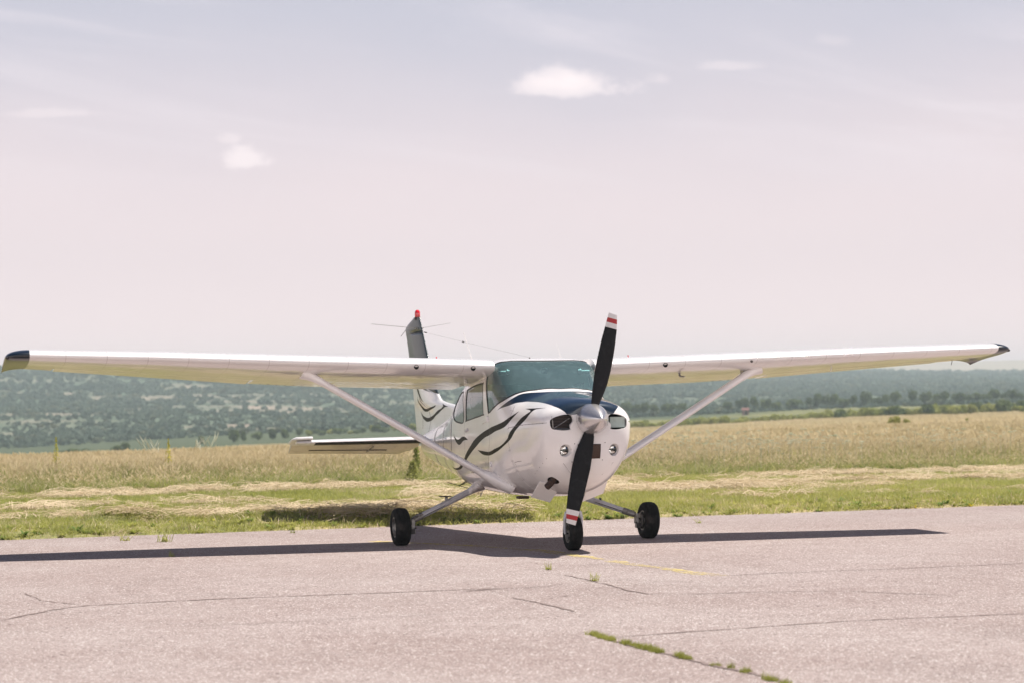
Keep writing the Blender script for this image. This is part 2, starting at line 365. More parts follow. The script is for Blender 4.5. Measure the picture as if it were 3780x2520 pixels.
bl_c = {0, 12, 12+10, 13+10, 22, 21}
SW1 = [(1.115, -.3585), (1.208, -.4089), (1.388, -.4582), (1.785, -.4671), (2.108, -.468), (2.404, -.4891), (2.666, -.5254), (2.955, -.5748), (3.13, -.6092), (3.25, -.63), (3.30, -.62), (3.198, -.6074), (2.991, -.5451), (2.714, -.4899), (2.399, -.4594), (2.057, -.4414), (1.694, -.4403), (1.386, -.4216)]
# the long wave really is narrower than its outline sampled on both edges: upper edge uses the second list
SW2 = [(.998, -.3394), (.7, -.3342), (.446, -.3194), (.594, -.339), (.703, -.3582), (.794, -.4353), (1.077, -.5044), (1.224, -.5386), (1.467, -.5594), (1.732, -.5708), (2.038, -.5603), (2.27, -.5498), (2.48, -.5255), (2.214, -.5319), (1.891, -.5454), (1.585, -.5507), (1.334, -.5319), (1.252, -.5069), (1.085, -.4659), (.933, -.414), (.775, -.3636)]
SW3 = [(3.656, -.4419), (3.599, -.4627), (3.455, -.4785), (3.331, -.4773), (3.212, -.4674), (3.097, -.4648), (3.0, -.4698), (2.91, -.4788), (3.043, -.4797), (3.157, -.4867), (3.245, -.4982), (3.335, -.5062), (3.426, -.5014), (3.545, -.4856), (3.638, -.4638)]
SW4 = [(4.216, -.6539), (4.074, -.664), (3.698, -.6546), (3.468, -.6404), (3.29, -.618), (3.16, -.611), (3.361, -.6474), (3.667, -.6665), (4.005, -.6731), (4.205, -.665)]
INL = [(.266, -.4792), (.268, -.4542), (.248, -.4339), (.209, -.4095), (.163, -.3886), (.118, -.3756), (.09, -.3749), (.056, -.3962), (.034, -.4534), (.034, -.5038), (.062, -.543), (.066, -.5998), (.081, -.5972), (.197, -.5506), (.237, -.536), (.259, -.5119)]
LGT = [(.25, -.7159), (.223, -.6984), (.191, -.6977), (.161, -.7168), (.147, -.7505), (.159, -.7892), (.184, -.8055), (.215, -.8036), (.246, -.7864), (.264, -.7609), (.264, -.7367)]
GRL = [(.092, -.815), (.075, -.90), (.07, 1.0), (.075, .90), (.072, .875), (.187, .925), (.196, 1.0)]
EXH = [(.674, -.8127), (.60, -.800), (.531, -.8126), (.523, -.8531), (.58, -.862), (.635, -.8414)]
VS = 1.6
sc2 = lambda P: np.array([(a, b*VS) for a, b in P])
def both(P, c=()):
    A = smooth_poly(P, c); B = A*[1, -1]; return [A*[1, VS], B*[1, VS]]
def stroke(P, wd, closed=False):                        # thin line on the surface as an outline
    P = sc2(P); L = []; Rr = []
    for i in range(len(P)):
        d = P[min(i+1, len(P)-1)]-P[max(i-1, 0)]; d = d/np.linalg.norm(d); n = np.array([-d[1], d[0]])*wd/2; L.append(P[i]+n); Rr.append(P[i]-n)
    return np.array(L+Rr[::-1])
HOLES = {}
HOLES['ws'] = [smooth_poly(WS, ws_c)*[1, VS]]
HOLES['dw'] = both(DW); HOLES['rw'] = both(RW, {0}); HOLES['bw'] = [smooth_poly(BW, {0, 2, 3, 5})*[1, VS]]
HOLES['inl'] = both(INL, {11}); HOLES['lgt'] = both(LGT)
HOLES['exh'] = [both(EXH)[0]]
PAINT = [smooth_poly(BLUE, bl_c)*[1, VS]]; PM = [1]
for P, c in ((SW1, {0}), (SW2, {0, 2, 12}), (SW3, {0, 7}), (SW4, {0, 9})):
    for q in both(P, c): PAINT.append(q); PM.append(2)
lines = []
door = [(2.19, -.240), (2.10, -.30), (1.965, -.407), (1.965, -.50), (2.07, -.60), (2.20, -.655), (2.95, -.665), (3.07, -.60), (3.075, -.40), (3.10, -.262)]
vs_ = lambda *a: list(a)
lines += [stroke(door, .006), stroke([(.30, -.474), (.8, -.472), (1.29, -.471)], .005), stroke([(1.29, -.33), (1.29, -.6), (1.29, -.98)], .005),
          stroke([(1.245, -.662), (1.12, -.662), (1.03, -.6647)], .004), stroke([(1.24, -.665), (1.246, -.713)], .004),
          stroke([(.30, -.80), (.36, -.90)], .004), stroke([(2.6, -.235), (3.0, -.243), (3.3, -.245)], .004), stroke([(3.9, -.3), (3.9, -.6), (3.9, -.9)], .004), stroke([(4.9, -.2), (4.9, -.6), (4.9, -.9)], .004), stroke([(5.9, -.2), (5.9, -.6), (5.9, -.9)], .004)]
lines += [q*[1, -1] for q in lines]
for q in lines: PAINT.append(q); PM.append(3)
ts = np.concatenate([np.arange(0, .5, .0125), np.arange(.5, 2.6, .03), np.arange(2.6, T_[-1]-.01, .05), [T_[-1]]])
vs = np.linspace(-1, 1, 97)*VS
grid = np.array([(a, b) for a in ts for b in vs])
allp = [p for L in HOLES.values() for p in L]+PAINT
uv, tri = cut_domain(grid, allp)
cen = uv[tri].mean(1)
reg = {k: [inside(cen, p) for p in L] for k, L in HOLES.items()}
hole = np.zeros(len(tri), bool)
for L in reg.values():
    for m_ in L: hole |= m_
area = np.abs(np.cross(uv[tri[:, 1]]-uv[tri[:, 0]], uv[tri[:, 2]]-uv[tri[:, 0]])) > 1e-9
mi = np.zeros(len(tri), int)
for p, k in zip(PAINT, PM): mi[inside(cen, p)] = k
gr = (np.abs(cen[:, 1]/VS) > .83) & (cen[:, 0] > .07) & (cen[:, 0] < .19) & ((cen[:, 1] < 0) | (np.abs(cen[:, 1]/VS) > .0))
Sv = lambda a, b: S(a, b); Nv = lambda a, b: SN(a, b)
fus = surf_part('fuselage', uv, tri, ~hole & area, Sv, Nv, [M['white'], M['blue'], M['stripe'], M['line']], AIR, mi, vs=VS)
def region(name, key, i, m, off, parent=AIR): return surf_part(name, uv, tri, reg[key][i] & area, Sv, Nv, m, parent, off=off, vs=VS)
def rim(poly, off=0.): a, b = poly[:, 0], poly[:, 1]/VS; return S(a, b)+SN(a, b)*off
def seal(name, poly, r, parent, m='seal'):
    P = rim(poly, 0.); keep = [0]
    for i in range(1, len(P)):
        if np.linalg.norm(P[i]-P[keep[-1]]) > .008: keep.append(i)
    P = P[keep]; n = len(P); rings = []
    cenp = P.mean(0)
    for i in range(n):
        d = P[(i+1) % n]-P[i-1]; d /= np.linalg.norm(d)+1e-9; q = poly[keep[i]]; N = SN(q[0], q[1]/VS); b = np.cross(d, N)
        rings.append([P[i]+(b*math.cos(t)*r+N*math.sin(t)*r*.45) for t in np.linspace(0, 2*math.pi, 8, endpoint=False)])
    return MB().rings(rings, closed=True, cap=False).build(name, M[m], parent)
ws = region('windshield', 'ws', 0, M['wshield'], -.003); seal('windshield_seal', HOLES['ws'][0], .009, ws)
for key, nm in (('dw', 'side_window'), ('rw', 'rear_side_window')):
    for i in (0, 1):
        g = region(nm, key, i, M['glass'], -.004); seal('window_seal', HOLES[key][i], .007, g)
g = region('rear_window', 'bw', 0, M['glass'], -.004); seal('window_seal', HOLES['bw'][0], .006, g)
# cabin lining, dashboard, seats
winhole = np.zeros(len(tri), bool)
for k in ('ws', 'dw', 'rw', 'bw'):
    for m_ in reg[k]: winhole |= m_
lin = surf_part('cabin_lining', uv, tri, ~winhole & area & (cen[:, 0] > 1.30) & (cen[:, 0] < 4.7), Sv, Nv, M['lining'], AIR, off=-.022, vs=VS)
mb = MB(); vv = np.linspace(-.46, .46, 41); rg = []
for t, k, dz in ((1.26, .985, -.012), (1.45, .975, -.02), (1.66, .96, -.03)):
    p = S(np.full(41, 1.26), vv); x = S(np.array([t]), np.array([0.]))[0, 0]; p[:, 1] *= k; p[:, 2] = 1.2+(p[:, 2]-1.2)*k+dz; p[:, 0] = x; rg.append(p)
low_ = rg[-1].copy(); low_[:, 2] = np.minimum(low_[:, 2]-.05, 1.3); rg.append(low_)
V = np.concatenate(rg); F = [(i*41+j, i*41+j+1, (i+1)*41+j+1, (i+1)*41+j) for i in range(3) for j in range(40)]
mb.add(V.tolist(), F); mb.build('instrument_panel', M['dash'], AIR)
bh = surf_part  # noqa
mb = MB(); p = S(np.full(61, 1.32), np.linspace(-1, 1, 61)); p[:, 1] *= .97; p[:, 2] = 1.1+(p[:, 2]-1.1)*.97
mb.add([(p[0, 0], 0, 1.1)]+p.tolist(), [(0, i+1, i+2) for i in range(60)]); mb.build('firewall', M['dash'], AIR)
for x, y, zb in ((-1.30, .27, .78), (-1.30, -.27, .78), (-2.15, .26, .80), (-2.15, -.26, .80)):
    s_ = MB().box((x+.18, y, zb+.06), (.46, .44, .13)); sx = bevel(s_.build('seat_cushion', M['seat'], AIR), .04, 3)
    b_ = MB().box((x-.09, y, zb+.36), (.12, .42, .56), Matrix.Rotation(R(-10), 3, 'Y')); bevel(b_.build('seat_back', M['seat'], sx), .045, 3)
    h_ = MB().box((x-.16, y, zb+.71), (.09, .24, .15), Matrix.Rotation(R(-10), 3, 'Y')); bevel(h_.build('headrest', M['seat'], sx), .035, 3)
for s in (-1, 1):
    o = MB().tube([(-.62, s*.50, 1.815), (-.62, s*.405, 1.815)], .020, 14).tube([(-.62, s*.405, 1.815), (-.62, s*.39, 1.815)], .036, 16).tube([(-.62, s*.39, 1.815), (-.62, s*.375, 1.815)], .030, 16)
    o.build('cabin_air_vent', M['alloy'], AIR)
    # control yoke
    MB().tube([(-.42, s*.27, 1.36), (-.60, s*.27, 1.36)], .012, 8).tube([(-.60, s*.27-.13, 1.44), (-.60, s*.27-.12, 1.34), (-.60, s*.27, 1.33), (-.60, s*.27+.12, 1.34), (-.60, s*.27+.13, 1.44)], .014, 8).build('control_yoke', M['dash'], AIR)
bevel(MB().box((-.60, .0, 1.83), (.05, .07, .055)).build('compass', M['dash'], AIR), .01)
for s in (-1, 1):
    bevel(MB().box((-.80, s*.26, 1.875), (.20, .34, .012), Matrix.Rotation(R(-10), 3, 'Y')).build('sun_visor', M['lining'], AIR), .005)

for s in (-1, 1):
    for t_, v_ in [(.36+.098*k, .4735) for k in range(9)]+[(1.312, .36+.058*k) for k in range(10)]+[(1.268, .36+.058*k) for k in range(10)]+[(.42+.1*k, .70+.012*k) for k in range(5)]:
        a = S(np.array([t_]), np.array([s*v_]))[0]; n = SN(np.array([t_]), np.array([s*v_]))[0]
        MB().lathe([(.0002, .0042), (.0016, .0036), (.002, .0003)], a, n, 8).build('cowl_screw', M['line'], fus)
# ---- engine openings
for i in (0, 1):
    s = -1 if i == 0 else 1
    P = rim(HOLES['inl'][i], -.0005); c = P.mean(0); n = len(P)
    def ring(dx, k): q = c+(P-c)*k; q = q.copy(); q[:, 0] = P[:, 0]+dx; return q.tolist()
    # lip turned in, then the dark plenum behind it
    mb = MB().rings([P.tolist(), ring(-.012, .985), ring(-.035, .97)], 0, cap=False); inl = mb.build('air_inlet', M['cowl'], fus)
    bk = np.array(ring(-.035, .97)); b2 = c+(bk-c)*1.12; b2[:, 0] = c[0]-.20
    pl = MB().rings([bk.tolist(), b2.tolist()], 0, cap=False); pl.add([(c[0]-.20, c[1], c[2])]+b2.tolist(), [(0, k+1, (k+1) % n+1) for k in range(n)]); pl.build('inlet_plenum', M['black'], inl)
    if i == 0:
        mb = MB()
        for k in range(9): mb.box((c[0]-.08, s*.275, 1.232+k*.0145), (.08, .21, .0055))
        mb.box((c[0]-.10, s*.275, 1.29), (.04, .20, .13), m=1)
        mb.build('cylinder_fins', [M['fins'], M['black']], inl, smooth=False)
        MB().tube([(c[0]-.030, -.362, 1.235), (c[0]-.030, -.20, 1.332)], .0055, 8).tube([(c[0]-.034, -.366, 1.235), (c[0]-.034, -.372, 1.325)], .006, 8).build('baffle_rod', M['alloy'], inl)
        MB().tube([(c[0]-.033, -.34, 1.228), (c[0]-.033, -.19, 1.226)], .007, 8).build('oil_line', M['alloy'], inl)
    else:
        mb = MB().box((c[0]-.06, .300, 1.288), (.006, .155, .105)); bevel(mb.build('baffle_plate', M['pale'], inl), .002, 1)
        MB().tube([(c[0]-.05, .20, 1.35), (c[0]-.05, .20, 1.235), (c[0]-.05, .235, 1.225)], .012, 8).build('oil_line', M['darkmetal'], inl)
    # landing light in a deep white cup
    P = rim(HOLES['lgt'][i], -.0005); c = P.mean(0); n = len(P)
    xf = P[:, 0].min()-.028; cy, cz = (c[1]-.004, c[2]+.002)
    a = np.arctan2(P[:, 2]-c[2], P[:, 1]-c[1]); rr = .046
    back = np.stack([np.full(n, xf), cy+rr*np.cos(a), cz+rr*np.sin(a)], 1)
    ll = MB().rings([P.tolist(), ((P*.97+c*.03)).tolist(), back.tolist()], 0, cap=False).build('landing_light', M['cowl'], fus)
    MB().lathe([(-.004, .046), (.006, .047), (.008, .042), (.0, .0405)], (xf, cy, cz), (1, 0, 0), 40).build('bezel', M['darkmetal'], ll)
    MB().lathe([(-.045, .006), (-.040, .018), (-.026, .031), (-.004, .0415)], (xf, cy, cz), (1, 0, 0), 40).lathe([(-.045, .001), (-.020, .006), (-.015, .001)], (xf, cy, cz), (1, 0, 0), 12, 1).build('reflector', [M['chrome'], M['pale']], ll)
    MB().lathe([(0, .0415), (.004, .030), (.006, .015), (.0065, .0005)], (xf, cy, cz), (1, 0, 0), 40).build('lens', M['lens'], ll)
# oil cooler grille and its access panel (proud sheets on the flat chin)
def front_sheet(name, y0, y1, z0, z1, off, m, nn=10):
    V = []; ys = np.linspace(y0, y1, nn); zs = np.linspace(z0, z1, nn); sel = TAB[:160].reshape(-1, 3)
    for z in zs:
        for y in ys:
            d = (sel[:, 1]-abs(y))**2+(sel[:, 2]-z)**2; k = np.argsort(d)[:6]; wts = 1/(d[k]+1e-6); V.append((float((sel[k, 0]*wts).sum()/wts.sum())+off, y, z))
    F = [(i*nn+j, i*nn+j+1, (i+1)*nn+j+1, (i+1)*nn+j) for i in range(nn-1) for j in range(nn-1)]
    o = mesh_obj(name, V, F, m, fus); md = o.modifiers.new('s', 'SOLIDIFY'); md.thickness = .003; md.offset = -1; return o
front_sheet('cooler_grille', -.135, .100, .935, 1.078, .0045, M['grille'])
for y, z in ((-.165, 1.083), (-.178, .905), (.145, 1.09), (.127, .92)):
    d = ((TAB[:160].reshape(-1, 3)[:, 1:]-[abs(y), z])**2).sum(1); x = TAB[:160].reshape(-1, 3)[d.argmin(), 0]
    MB().lathe([(.0, .005), (.003, .004), (.004, .0005)], (x, y, z), (1, 0, 0), 10).build('panel_screw', M['darkmetal'], fus)
# exhaust stub and the opening round it
ex = surf_part('exhaust_opening', uv, tri, reg['exh'][0] & area, Sv, Nv, M['black'], fus, off=-.03, vs=VS)
P = rim(HOLES['exh'][0]); Q = rim(HOLES['exh'][0], -.03); MB().rings([P.tolist(), Q.tolist()], cap=False).build('opening_lip', M['rust'], ex)
MB().tube([(.70, -.265, .76), (.675, -.285, .715), (.63, -.318, .668), (.615, -.328, .655)], [.030, .033, .034, .034], 20, cap=False).tube([(.70, -.265, .76), (.675, -.285, .715), (.63, -.318, .668), (.6155, -.3278, .656)], [.027, .030, .031, .031], 20, 1, cap=False).build('exhaust_pipe', [M['rust'], M['black']], AIR)
# cowl flaps hanging open
def plate(name, q, th, m, parent=AIR):
    q = [Vector(p) for p in q]; n = (q[1]-q[0]).cross(q[3]-q[0]).normalized()*th
    o = MB().add([*q, *[p+n for p in q]], [(0, 1, 2, 3), (7, 6, 5, 4), (0, 4, 5, 1), (1, 5, 6, 2), (2, 6, 7, 3), (3, 7, 4, 0)]).build(name, m, parent, smooth=False)
    bevel(o, .003, 2); return o
plate('cowl_flap', [(.50, -.372, .703), (.50, -.160, .642), (.25, -.198, .482), (.25, -.398, .542)], .008, M['cowl'])
plate('cowl_flap', [(.50, .119, .615), (.50, .336, .692), (.25, .367, .562), (.25, .141, .480)], .008, M['cowl'])
plate('cowl_flap_side', [(.50, .112, .612), (.30, .12, .60), (.25, .115, .55), (.25, .136, .482)], .004, M['cowl'], AIR)
# ---- propeller
XP, ZP = 1.1014, 1.3218
PROP = empty('propeller', (XP, 0, ZP)); PROP.parent = AIR
BD = [(.115, -.036, .038, .030), (.16, -.048, .052, .026), (.20, -.055, .058, .024), (.28, -.072, .069, .021), (.36, -.084, .077, .018), (.48, -.088, .087, .015), (.56, -.086, .087, .013), (.66, -.080, .086, .011), (.76, -.072, .085, .010), (.86, -.060, .079, .008), (.905, -.0545, .0765, .0075), (.9055, -.0545, .0765, .0075), (.955, -.044, .074, .0065), (.9555, -.044, .074, .0065), (1.0, -.034, .071, .006), (1.0005, -.034, .071, .006), (1.043, -.026, .068, .005)]
def blade(sgn):
    ph = .2436; dn = Vector((0, -math.sin(ph), -math.cos(ph)))*sgn; sd = Vector((0, math.cos(ph), -math.sin(ph)))*sgn; fx = Vector((1, 0, 0))
    rings = []; n = 20; rl = []
    for r, a, b, th in BD:
        beta = R(46)*math.exp(-r/.55)+R(7); rg = []
        for k in range(n):
            t = 2*math.pi*k/n; c = (a+b)/2+(b-a)/2*math.cos(t); h = th*math.sin(t)*(1 if math.sin(t) > 0 else .35)*(1-.25*math.cos(t))
            tilt = c*math.tan(beta) if r > .13 else c*.5
            slant = .0 if r < 1.02 else (c*.06)
            rg.append(Vector((0, 0, 0))+dn*(r+slant)+sd*c+fx*(h+tilt*.55))
        rings.append(rg)
    mb = MB(); V = [p for rg in rings for p in rg]; F = []; Mi = []
    for i in range(len(rings)-1):
        r = (BD[i][0]+BD[i+1][0])/2; m = 0 if r < .9053 else 1 if r < .9553 else 2 if r < 1.0003 else 1
        for j in range(n): F.append((i*n+j, i*n+(j+1) % n, (i+1)*n+(j+1) % n, (i+1)*n+j)); Mi.append(m)
    F.append(tuple(range(n))); Mi.append(0); F.append(tuple(range((len(rings)-1)*n, len(rings)*n))[::-1]); Mi.append(1)
    o = mesh_obj('propeller_blade', V, F, [M['blade'], M['bwhite'], M['bred']], PROP, True, Mi, 50)
    # dark cut-out collar where the blade leaves the spinner
    MB().lathe([(.118, .052), (.139, .054), (.146, .048)], (0, 0, 0), dn, 24, cap=True).build('blade_collar', M['black'], o)
blade(1); blade(-1)
sp = MB().lathe([(-.045, .135), (-.043, .149), (-.02, .150), (.02, .1495), (.06, .147), (.10, .140), (.15, .1245), (.20, .101), (.25, .0725), (.29, .047), (.315, .0285), (.33, .015), (.337, .006), (.339, .0004)], (0, 0, 0), (1, 0, 0), 72).lathe([(-.045, .135), (-.045, .001)], (0, 0, 0), (1, 0, 0), 40)
sp = sp.build('spinner', M['spin'], PROP, sharp=60)
for k in range(12):
    t = 2*math.pi*(k+.3)/12; MB().lathe([(.1495, .0045), (.1515, .0035), (.152, .0003)], (-.022, 0, 0), (0, math.cos(t), math.sin(t)), 8).build('spinner_screw', M['darkmetal'], sp)
MB().lathe([(1.005, .13), (1.058, .13), (1.06, .12), (1.06, .001)], (0, 0, 1.3218), (1, 0, 0), 40).build('crankshaft_seal', M['black'], fus)

# ---- wings
def naca(n=36, m_=.02, p_=.4, th=.12, cut=None):
    u = (1-np.cos(np.linspace(0, math.pi, n)))/2
    yt = 5*th*(.2969*np.sqrt(u)-.126*u-.3516*u**2+.2843*u**3-.1015*u**4)
    yc = np.where(u < p_, m_/p_**2*(2*p_*u-u*u), m_/(1-p_)**2*((1-2*p_)+2*p_*u-u*u))
    return u, yc+yt, yc-yt
def foil(lo, hi, n=36, th=.12, m_=.02):                 # closed outline of the part of the section between chord fractions lo..hi
    u, up_, dn_ = naca(80, th=th, m_=m_); s = (1-np.cos(np.linspace(0, math.pi, n)))/2 if lo == 0 else np.linspace(0, 1, n)
    q = lo+(hi-lo)*(s if lo > 0 else (s if hi >= 1 else (1-np.cos(np.linspace(0, math.pi/1.35, n)))/(1-math.cos(math.pi/1.35))))
    a = np.interp(q, u, up_); b = np.interp(q, u, dn_)
    if lo == 0: return [(x, z) for x, z in zip(q[::-1], a[::-1])]+[(x, z) for x, z in zip(q[1:], b[1:])]
    return [(x, z) for x, z in zip(q[::-1], a[::-1])]+[(x, z) for x, z in zip(q, b)]
WR = np.array([(.545, -.55, 1.878, 1.63, .134), (.57, -.55, 1.879, 1.63, .134), (1.0, -.55, 1.895, 1.63, .134), (2.54, -.55, 1.943, 1.63, .134), (4.0, -.62, 1.995, 1.375, .117), (5.28, -.705, 2.032, 1.13, .097)])
def wrib(y): return [float(np.interp(y, WR[:, 0], WR[:, k])) for k in (1, 2, 3, 4)]
def wpt(y, xi, zi, s, droop=0., hinge=.72, shift=0., zs=1.):
    xl, zl, c, sa = wrib(y); al = math.asin(sa)
    if droop and xi > hinge:
        dx, dz = xi-hinge, zi; q = droop; xi, zi = hinge+dx*math.cos(q)+dz*math.sin(q), dz*math.cos(q)-dx*math.sin(q)
    zi *= zs
    return (xl-c*(xi*math.cos(al)+zi*math.sin(al)), s*y, zl-c*xi*math.sin(al)+c*zi*math.cos(al)+shift)
def wing_piece(s, ys, lo, hi, droop=0., n=36):
    F = foil(lo, hi, n); return MB().rings([[wpt(y, a, b, s, droop, lo) for a, b in F] for y in ys])
for s in (-1, 1):
    w_ = wing_piece(s, [.545, .57, 1.0, 1.55, 2.1, 2.54, 3.0, 3.5, 4.0, 4.5, 5.0, 5.28], 0, .72, n=48)
    k = foil(.72, 1.0, 10); w_.rings([[wpt(y, a, b, s) for a, b in k] for y in (5.0, 5.28)])
    WG = w_.build('wing', M['wing'], AIR, sharp=40)
    fl = wing_piece(s, [.62, 1.4, 2.2, 2.90], .726, 1.0, R(.5), 10).build('wing_flap', M['wing'], WG, sharp=40)
    ai = wing_piece(s, [2.925, 3.6, 4.3, 4.985], .726, 1.0, R(1.5), 10).build('aileron', M['wing'], WG, sharp=40)
    # small bead ends along the trailing edges
    bead = None
    for k in range(46):
        y = .75+k*.092
        if 2.86 < y < 2.97: continue
        p = wpt(y, .955, float(np.interp(.955, *[naca(80)[q] for q in (0, 2)])), s)
        if bead is None: o = MB().box((0, 0, -.001), (.02, .009, .004)).build('skin_bead', M['line'], None, smooth=False); bead = o.data
        else: o = link(bpy.data.objects.new('skin_bead', bead))
        o.location = p; o.parent = fl if y < 2.9 else ai
    # drooped, rounded navy tip
    rings = []; k = foil(0, 1.0, 30)
    for f in np.linspace(0, 1, 14):
        y = 5.28+(.18 if s > 0 else .235)*math.sin(f*math.pi/2); th = max(math.cos(f*math.pi/2), .03)**.62; xl, zl, c, sa = wrib(5.28); al = math.asin(sa); rg = []
        g = 1-math.cos(f*math.pi/2)
        for a, b in k:
            a2 = .14*g**1.5+a*(1-.14*g**1.5-.03*g); zc = .02*4*a*(1-a)*.5
            z = zc-.014*g*c-(.0+.03*a)*g+ (b-zc)*th*c/ c
            zz = (b-zc)*th+zc
            rg.append((xl-c*(a2*math.cos(al)), s*y, zl-c*a2*math.sin(al)+c*zz-(.006+.050*a)*g))
        rings.append(rg)
    tip = MB().rings(rings).build('wing_tip', M['tip'], WG, sharp=50)
    MB().lathe([(0, .018), (.02, .016), (.034, .008), (.038, .0005)], (-.80, s*(5.43 if s > 0 else 5.485), 2.012), (.75, s*.6, -.1), 14).build('navigation_light', M['darkmetal'], tip)
    # leading-edge openings
    for y in ((1.381, .777) if s < 0 else (1.326, 2.299)):
        xl, zl, c, sa = wrib(y); mb = MB(); rad = .024 if y not in (2.299,) else .012
        mb.lathe([(-.01, rad), (.0085, rad), (.009, rad*.9), (-.004, rad*.8), (-.006, .001)], (xl-.006, s*y, zl-.028), (1, 0, -.35), 20); mb.build('fresh_air_vent', M['black'], WG)
    # strut: streamlined section
    A = Vector((-.72, s*.47, .662)); B = Vector((-.93, s*2.47, 1.83)); d = (B-A).normalized(); fx = (Vector((1, 0, 0))-d*d.x).normalized(); nz = d.cross(fx)
    def sring(p, ch, tk, n=24): return [p+fx*(ch/2*math.cos(t)*(1 if math.cos(t) > 0 else 1.25))+nz*(tk/2*math.sin(t)*(1+.15*math.cos(t))) for t in np.linspace(0, 2*math.pi, n, endpoint=False)]
    st = MB().rings([sring(A+d*q, .17, .072) for q in (.0, .2, .8, 1.4, 2.0, (B-A).length)]).build('wing_strut', M['steel'] if 0 else M['white'], AIR, sharp=60)
    # upper fairing flares into the wing skin
    L = (B-A).length; up3 = [(L-.20, .178, .076), (L-.12, .185, .086), (L-.06, .21, .105), (L-.01, .255, .14), (L+.03, .29, .17)]
    MB().rings([sring(A+d*q+Vector((-.02, 0, 0))*(q-L+.2)*4, a, b) for q, a, b in up3]).build('strut_fairing', M['white'], st, sharp=60)
    lo3 = [(.25, .172, .074), (.20, .185, .088), (.12, .21, .115), (.04, .25, .14), (-.04, .30, .15), (-.14, .36, .14)]
    MB().rings([sring(A+d*q+Vector((.16, 0, .05))*max(0, (.2-q)), a, b) for q, a, b in lo3]).build('strut_fairing', M['white'], st, sharp=60)
# port wing: pitot tube, mast, fuel vent
MB().tube([(-.95, 1.62, 1.87), (-.93, 1.61, 1.775), (-.91, 1.61, 1.762), (-.88, 1.61, 1.758), (-.78, 1.612, 1.756)], [.016, .012, .011, .010, .008], 10).build('pitot_tube', M['alloy'], AIR)
MB().tube([(-.95, 2.32, 1.86), (-.92, 2.318, 1.745)], [.009, .006], 8).build('stall_mast', M['alloy'], AIR)
MB().tube([(-1.70, 5.20, 1.96), (-1.70, 5.18, 1.87)], .004, 6).build('static_wick', M['darkmetal'], AIR)
for y, s in ((3.45, 1), (1.1, 1), (1.03, -1)):
    MB().tube([wpt(y, .35, .095 if y < 3 else -.035, s), (wpt(y, .35, 0, s)[0]-.03, s*y, wpt(y, .35, 0, s)[2]+(.175 if y < 3 else -.11))], .006, 6).build('fuel_vent', M['red'] if y < 3 else M['bwhite'], AIR)
# ---- tail cone fin and rudder (thin airfoil; outlines in side view)
FZ = [(.98, -4.95, -6.69), (1.28, -3.60, -6.80), (1.40, -3.75, -6.83), (1.46, -4.05, -6.855), (1.485, -4.35, -6.87), (1.51, -4.78, -6.88), (1.535, -5.12, -6.89), (1.56, -5.33, -6.90), (1.64, -5.49, -6.925), (1.72, -5.605, -6.955), (1.90, -5.81, -7.04), (2.10, -6.03, -7.14), (2.30, -6.21, -7.25), (2.45, -6.345, -7.34), (2.50, -6.39, -7.385), (2.55, -6.435, -7.30), (2.60, -6.48, -7.06), (2.635, -6.515, -6.88)]
FZ = np.array(FZ)
def fin_pt(q, z, s):                                   # q 0 leading edge .. 1 hinge line (the rudder follows)
    le = np.interp(z, FZ[:, 0], FZ[:, 1]); te = np.interp(z, FZ[:, 0], FZ[:, 2]); x = le+(te-le)*q
    ch = le-te; body = np.interp(z, [1.0, 1.5, 2.6], [.062, .055, .033]); d = (le-x)
    h = body*np.sqrt(np.clip(d/.55, 0, 1)*(2-np.clip(d/.55, 0, 1)))*np.clip(1-((q-.55)/.47), 0.06, 1)
    return np.stack([x, s*h, z+0*x], -1)
cc = lambda P: [((float(np.interp(z, FZ[:, 0], FZ[:, 1]))-x)/float(np.interp(z, FZ[:, 0], FZ[:, 1])-np.interp(z, FZ[:, 0], FZ[:, 2])), z) for x, z in P]
FS1 = [(-6.65, 1.741), (-6.57, 1.745), (-6.513, 1.736), (-6.348, 1.645), (-6.138, 1.554), (-6.205, 1.558), (-6.451, 1.631)]
FS2 = [(-6.622, 1.625), (-6.456, 1.542), (-6.25, 1.485), (-6.058, 1.458), (-5.696, 1.478), (-5.425, 1.502), (-5.698, 1.449), (-6.027, 1.421), (-6.292, 1.452), (-6.525, 1.535)]
FS3 = [(-6.462, 1.435), (-6.296, 1.378), (-5.965, 1.344), (-5.638, 1.369), (-5.315, 1.433), (-5.062, 1.474), (-5.103, 1.522), (-4.906, 1.495), (-4.75, 1.479), (-4.939, 1.471), (-5.127, 1.432), (-5.382, 1.376), (-5.641, 1.319), (-5.968, 1.293), (-6.199, 1.319), (-6.364, 1.371)]
FBL = [(-6.40, 1.79), (-6.309, 1.736), (-6.11, 1.701), (-5.75, 1.664), (-5.45, 1.650), (-5.3, 1.648)]
fpol = [smooth_poly(cc(FS1), {0, 4})*[1, 1], smooth_poly(cc(FS2), {0, 5}), smooth_poly(cc(FS3), {0, 5, 6, 8})]
fb = [(-.02, 1.640)]+[(q, z) for q, z in cc(FBL) if q > .0]+[(.66, 1.83), (1.02, 1.86), (1.02, 2.7), (-.02, 2.7)]
fpol.append(np.array(fb))
seams = [(.66, .668, 1.15, 2.62), (.83, .835, 1.2, 2.45)]
for a, b, c, d in seams: fpol.append(np.array([(a, c), (b, c), (b, d), (a, d)]))
fpol.append(np.array([(.0, 2.435), (1., 2.435), (1., 2.441), (.0, 2.441)]))
fq = np.concatenate([np.linspace(0, .15, 14)[:-1], np.linspace(.15, 1, 24)]); fz = np.linspace(.98, 2.635, 50)
fuv, ftri = cut_domain(np.array([(a, b) for a in fq for b in fz]), [np.clip(p, [0, .98], [1, 2.635]) for p in fpol])
fcen = fuv[ftri].mean(1); fmi = np.zeros(len(ftri), int)
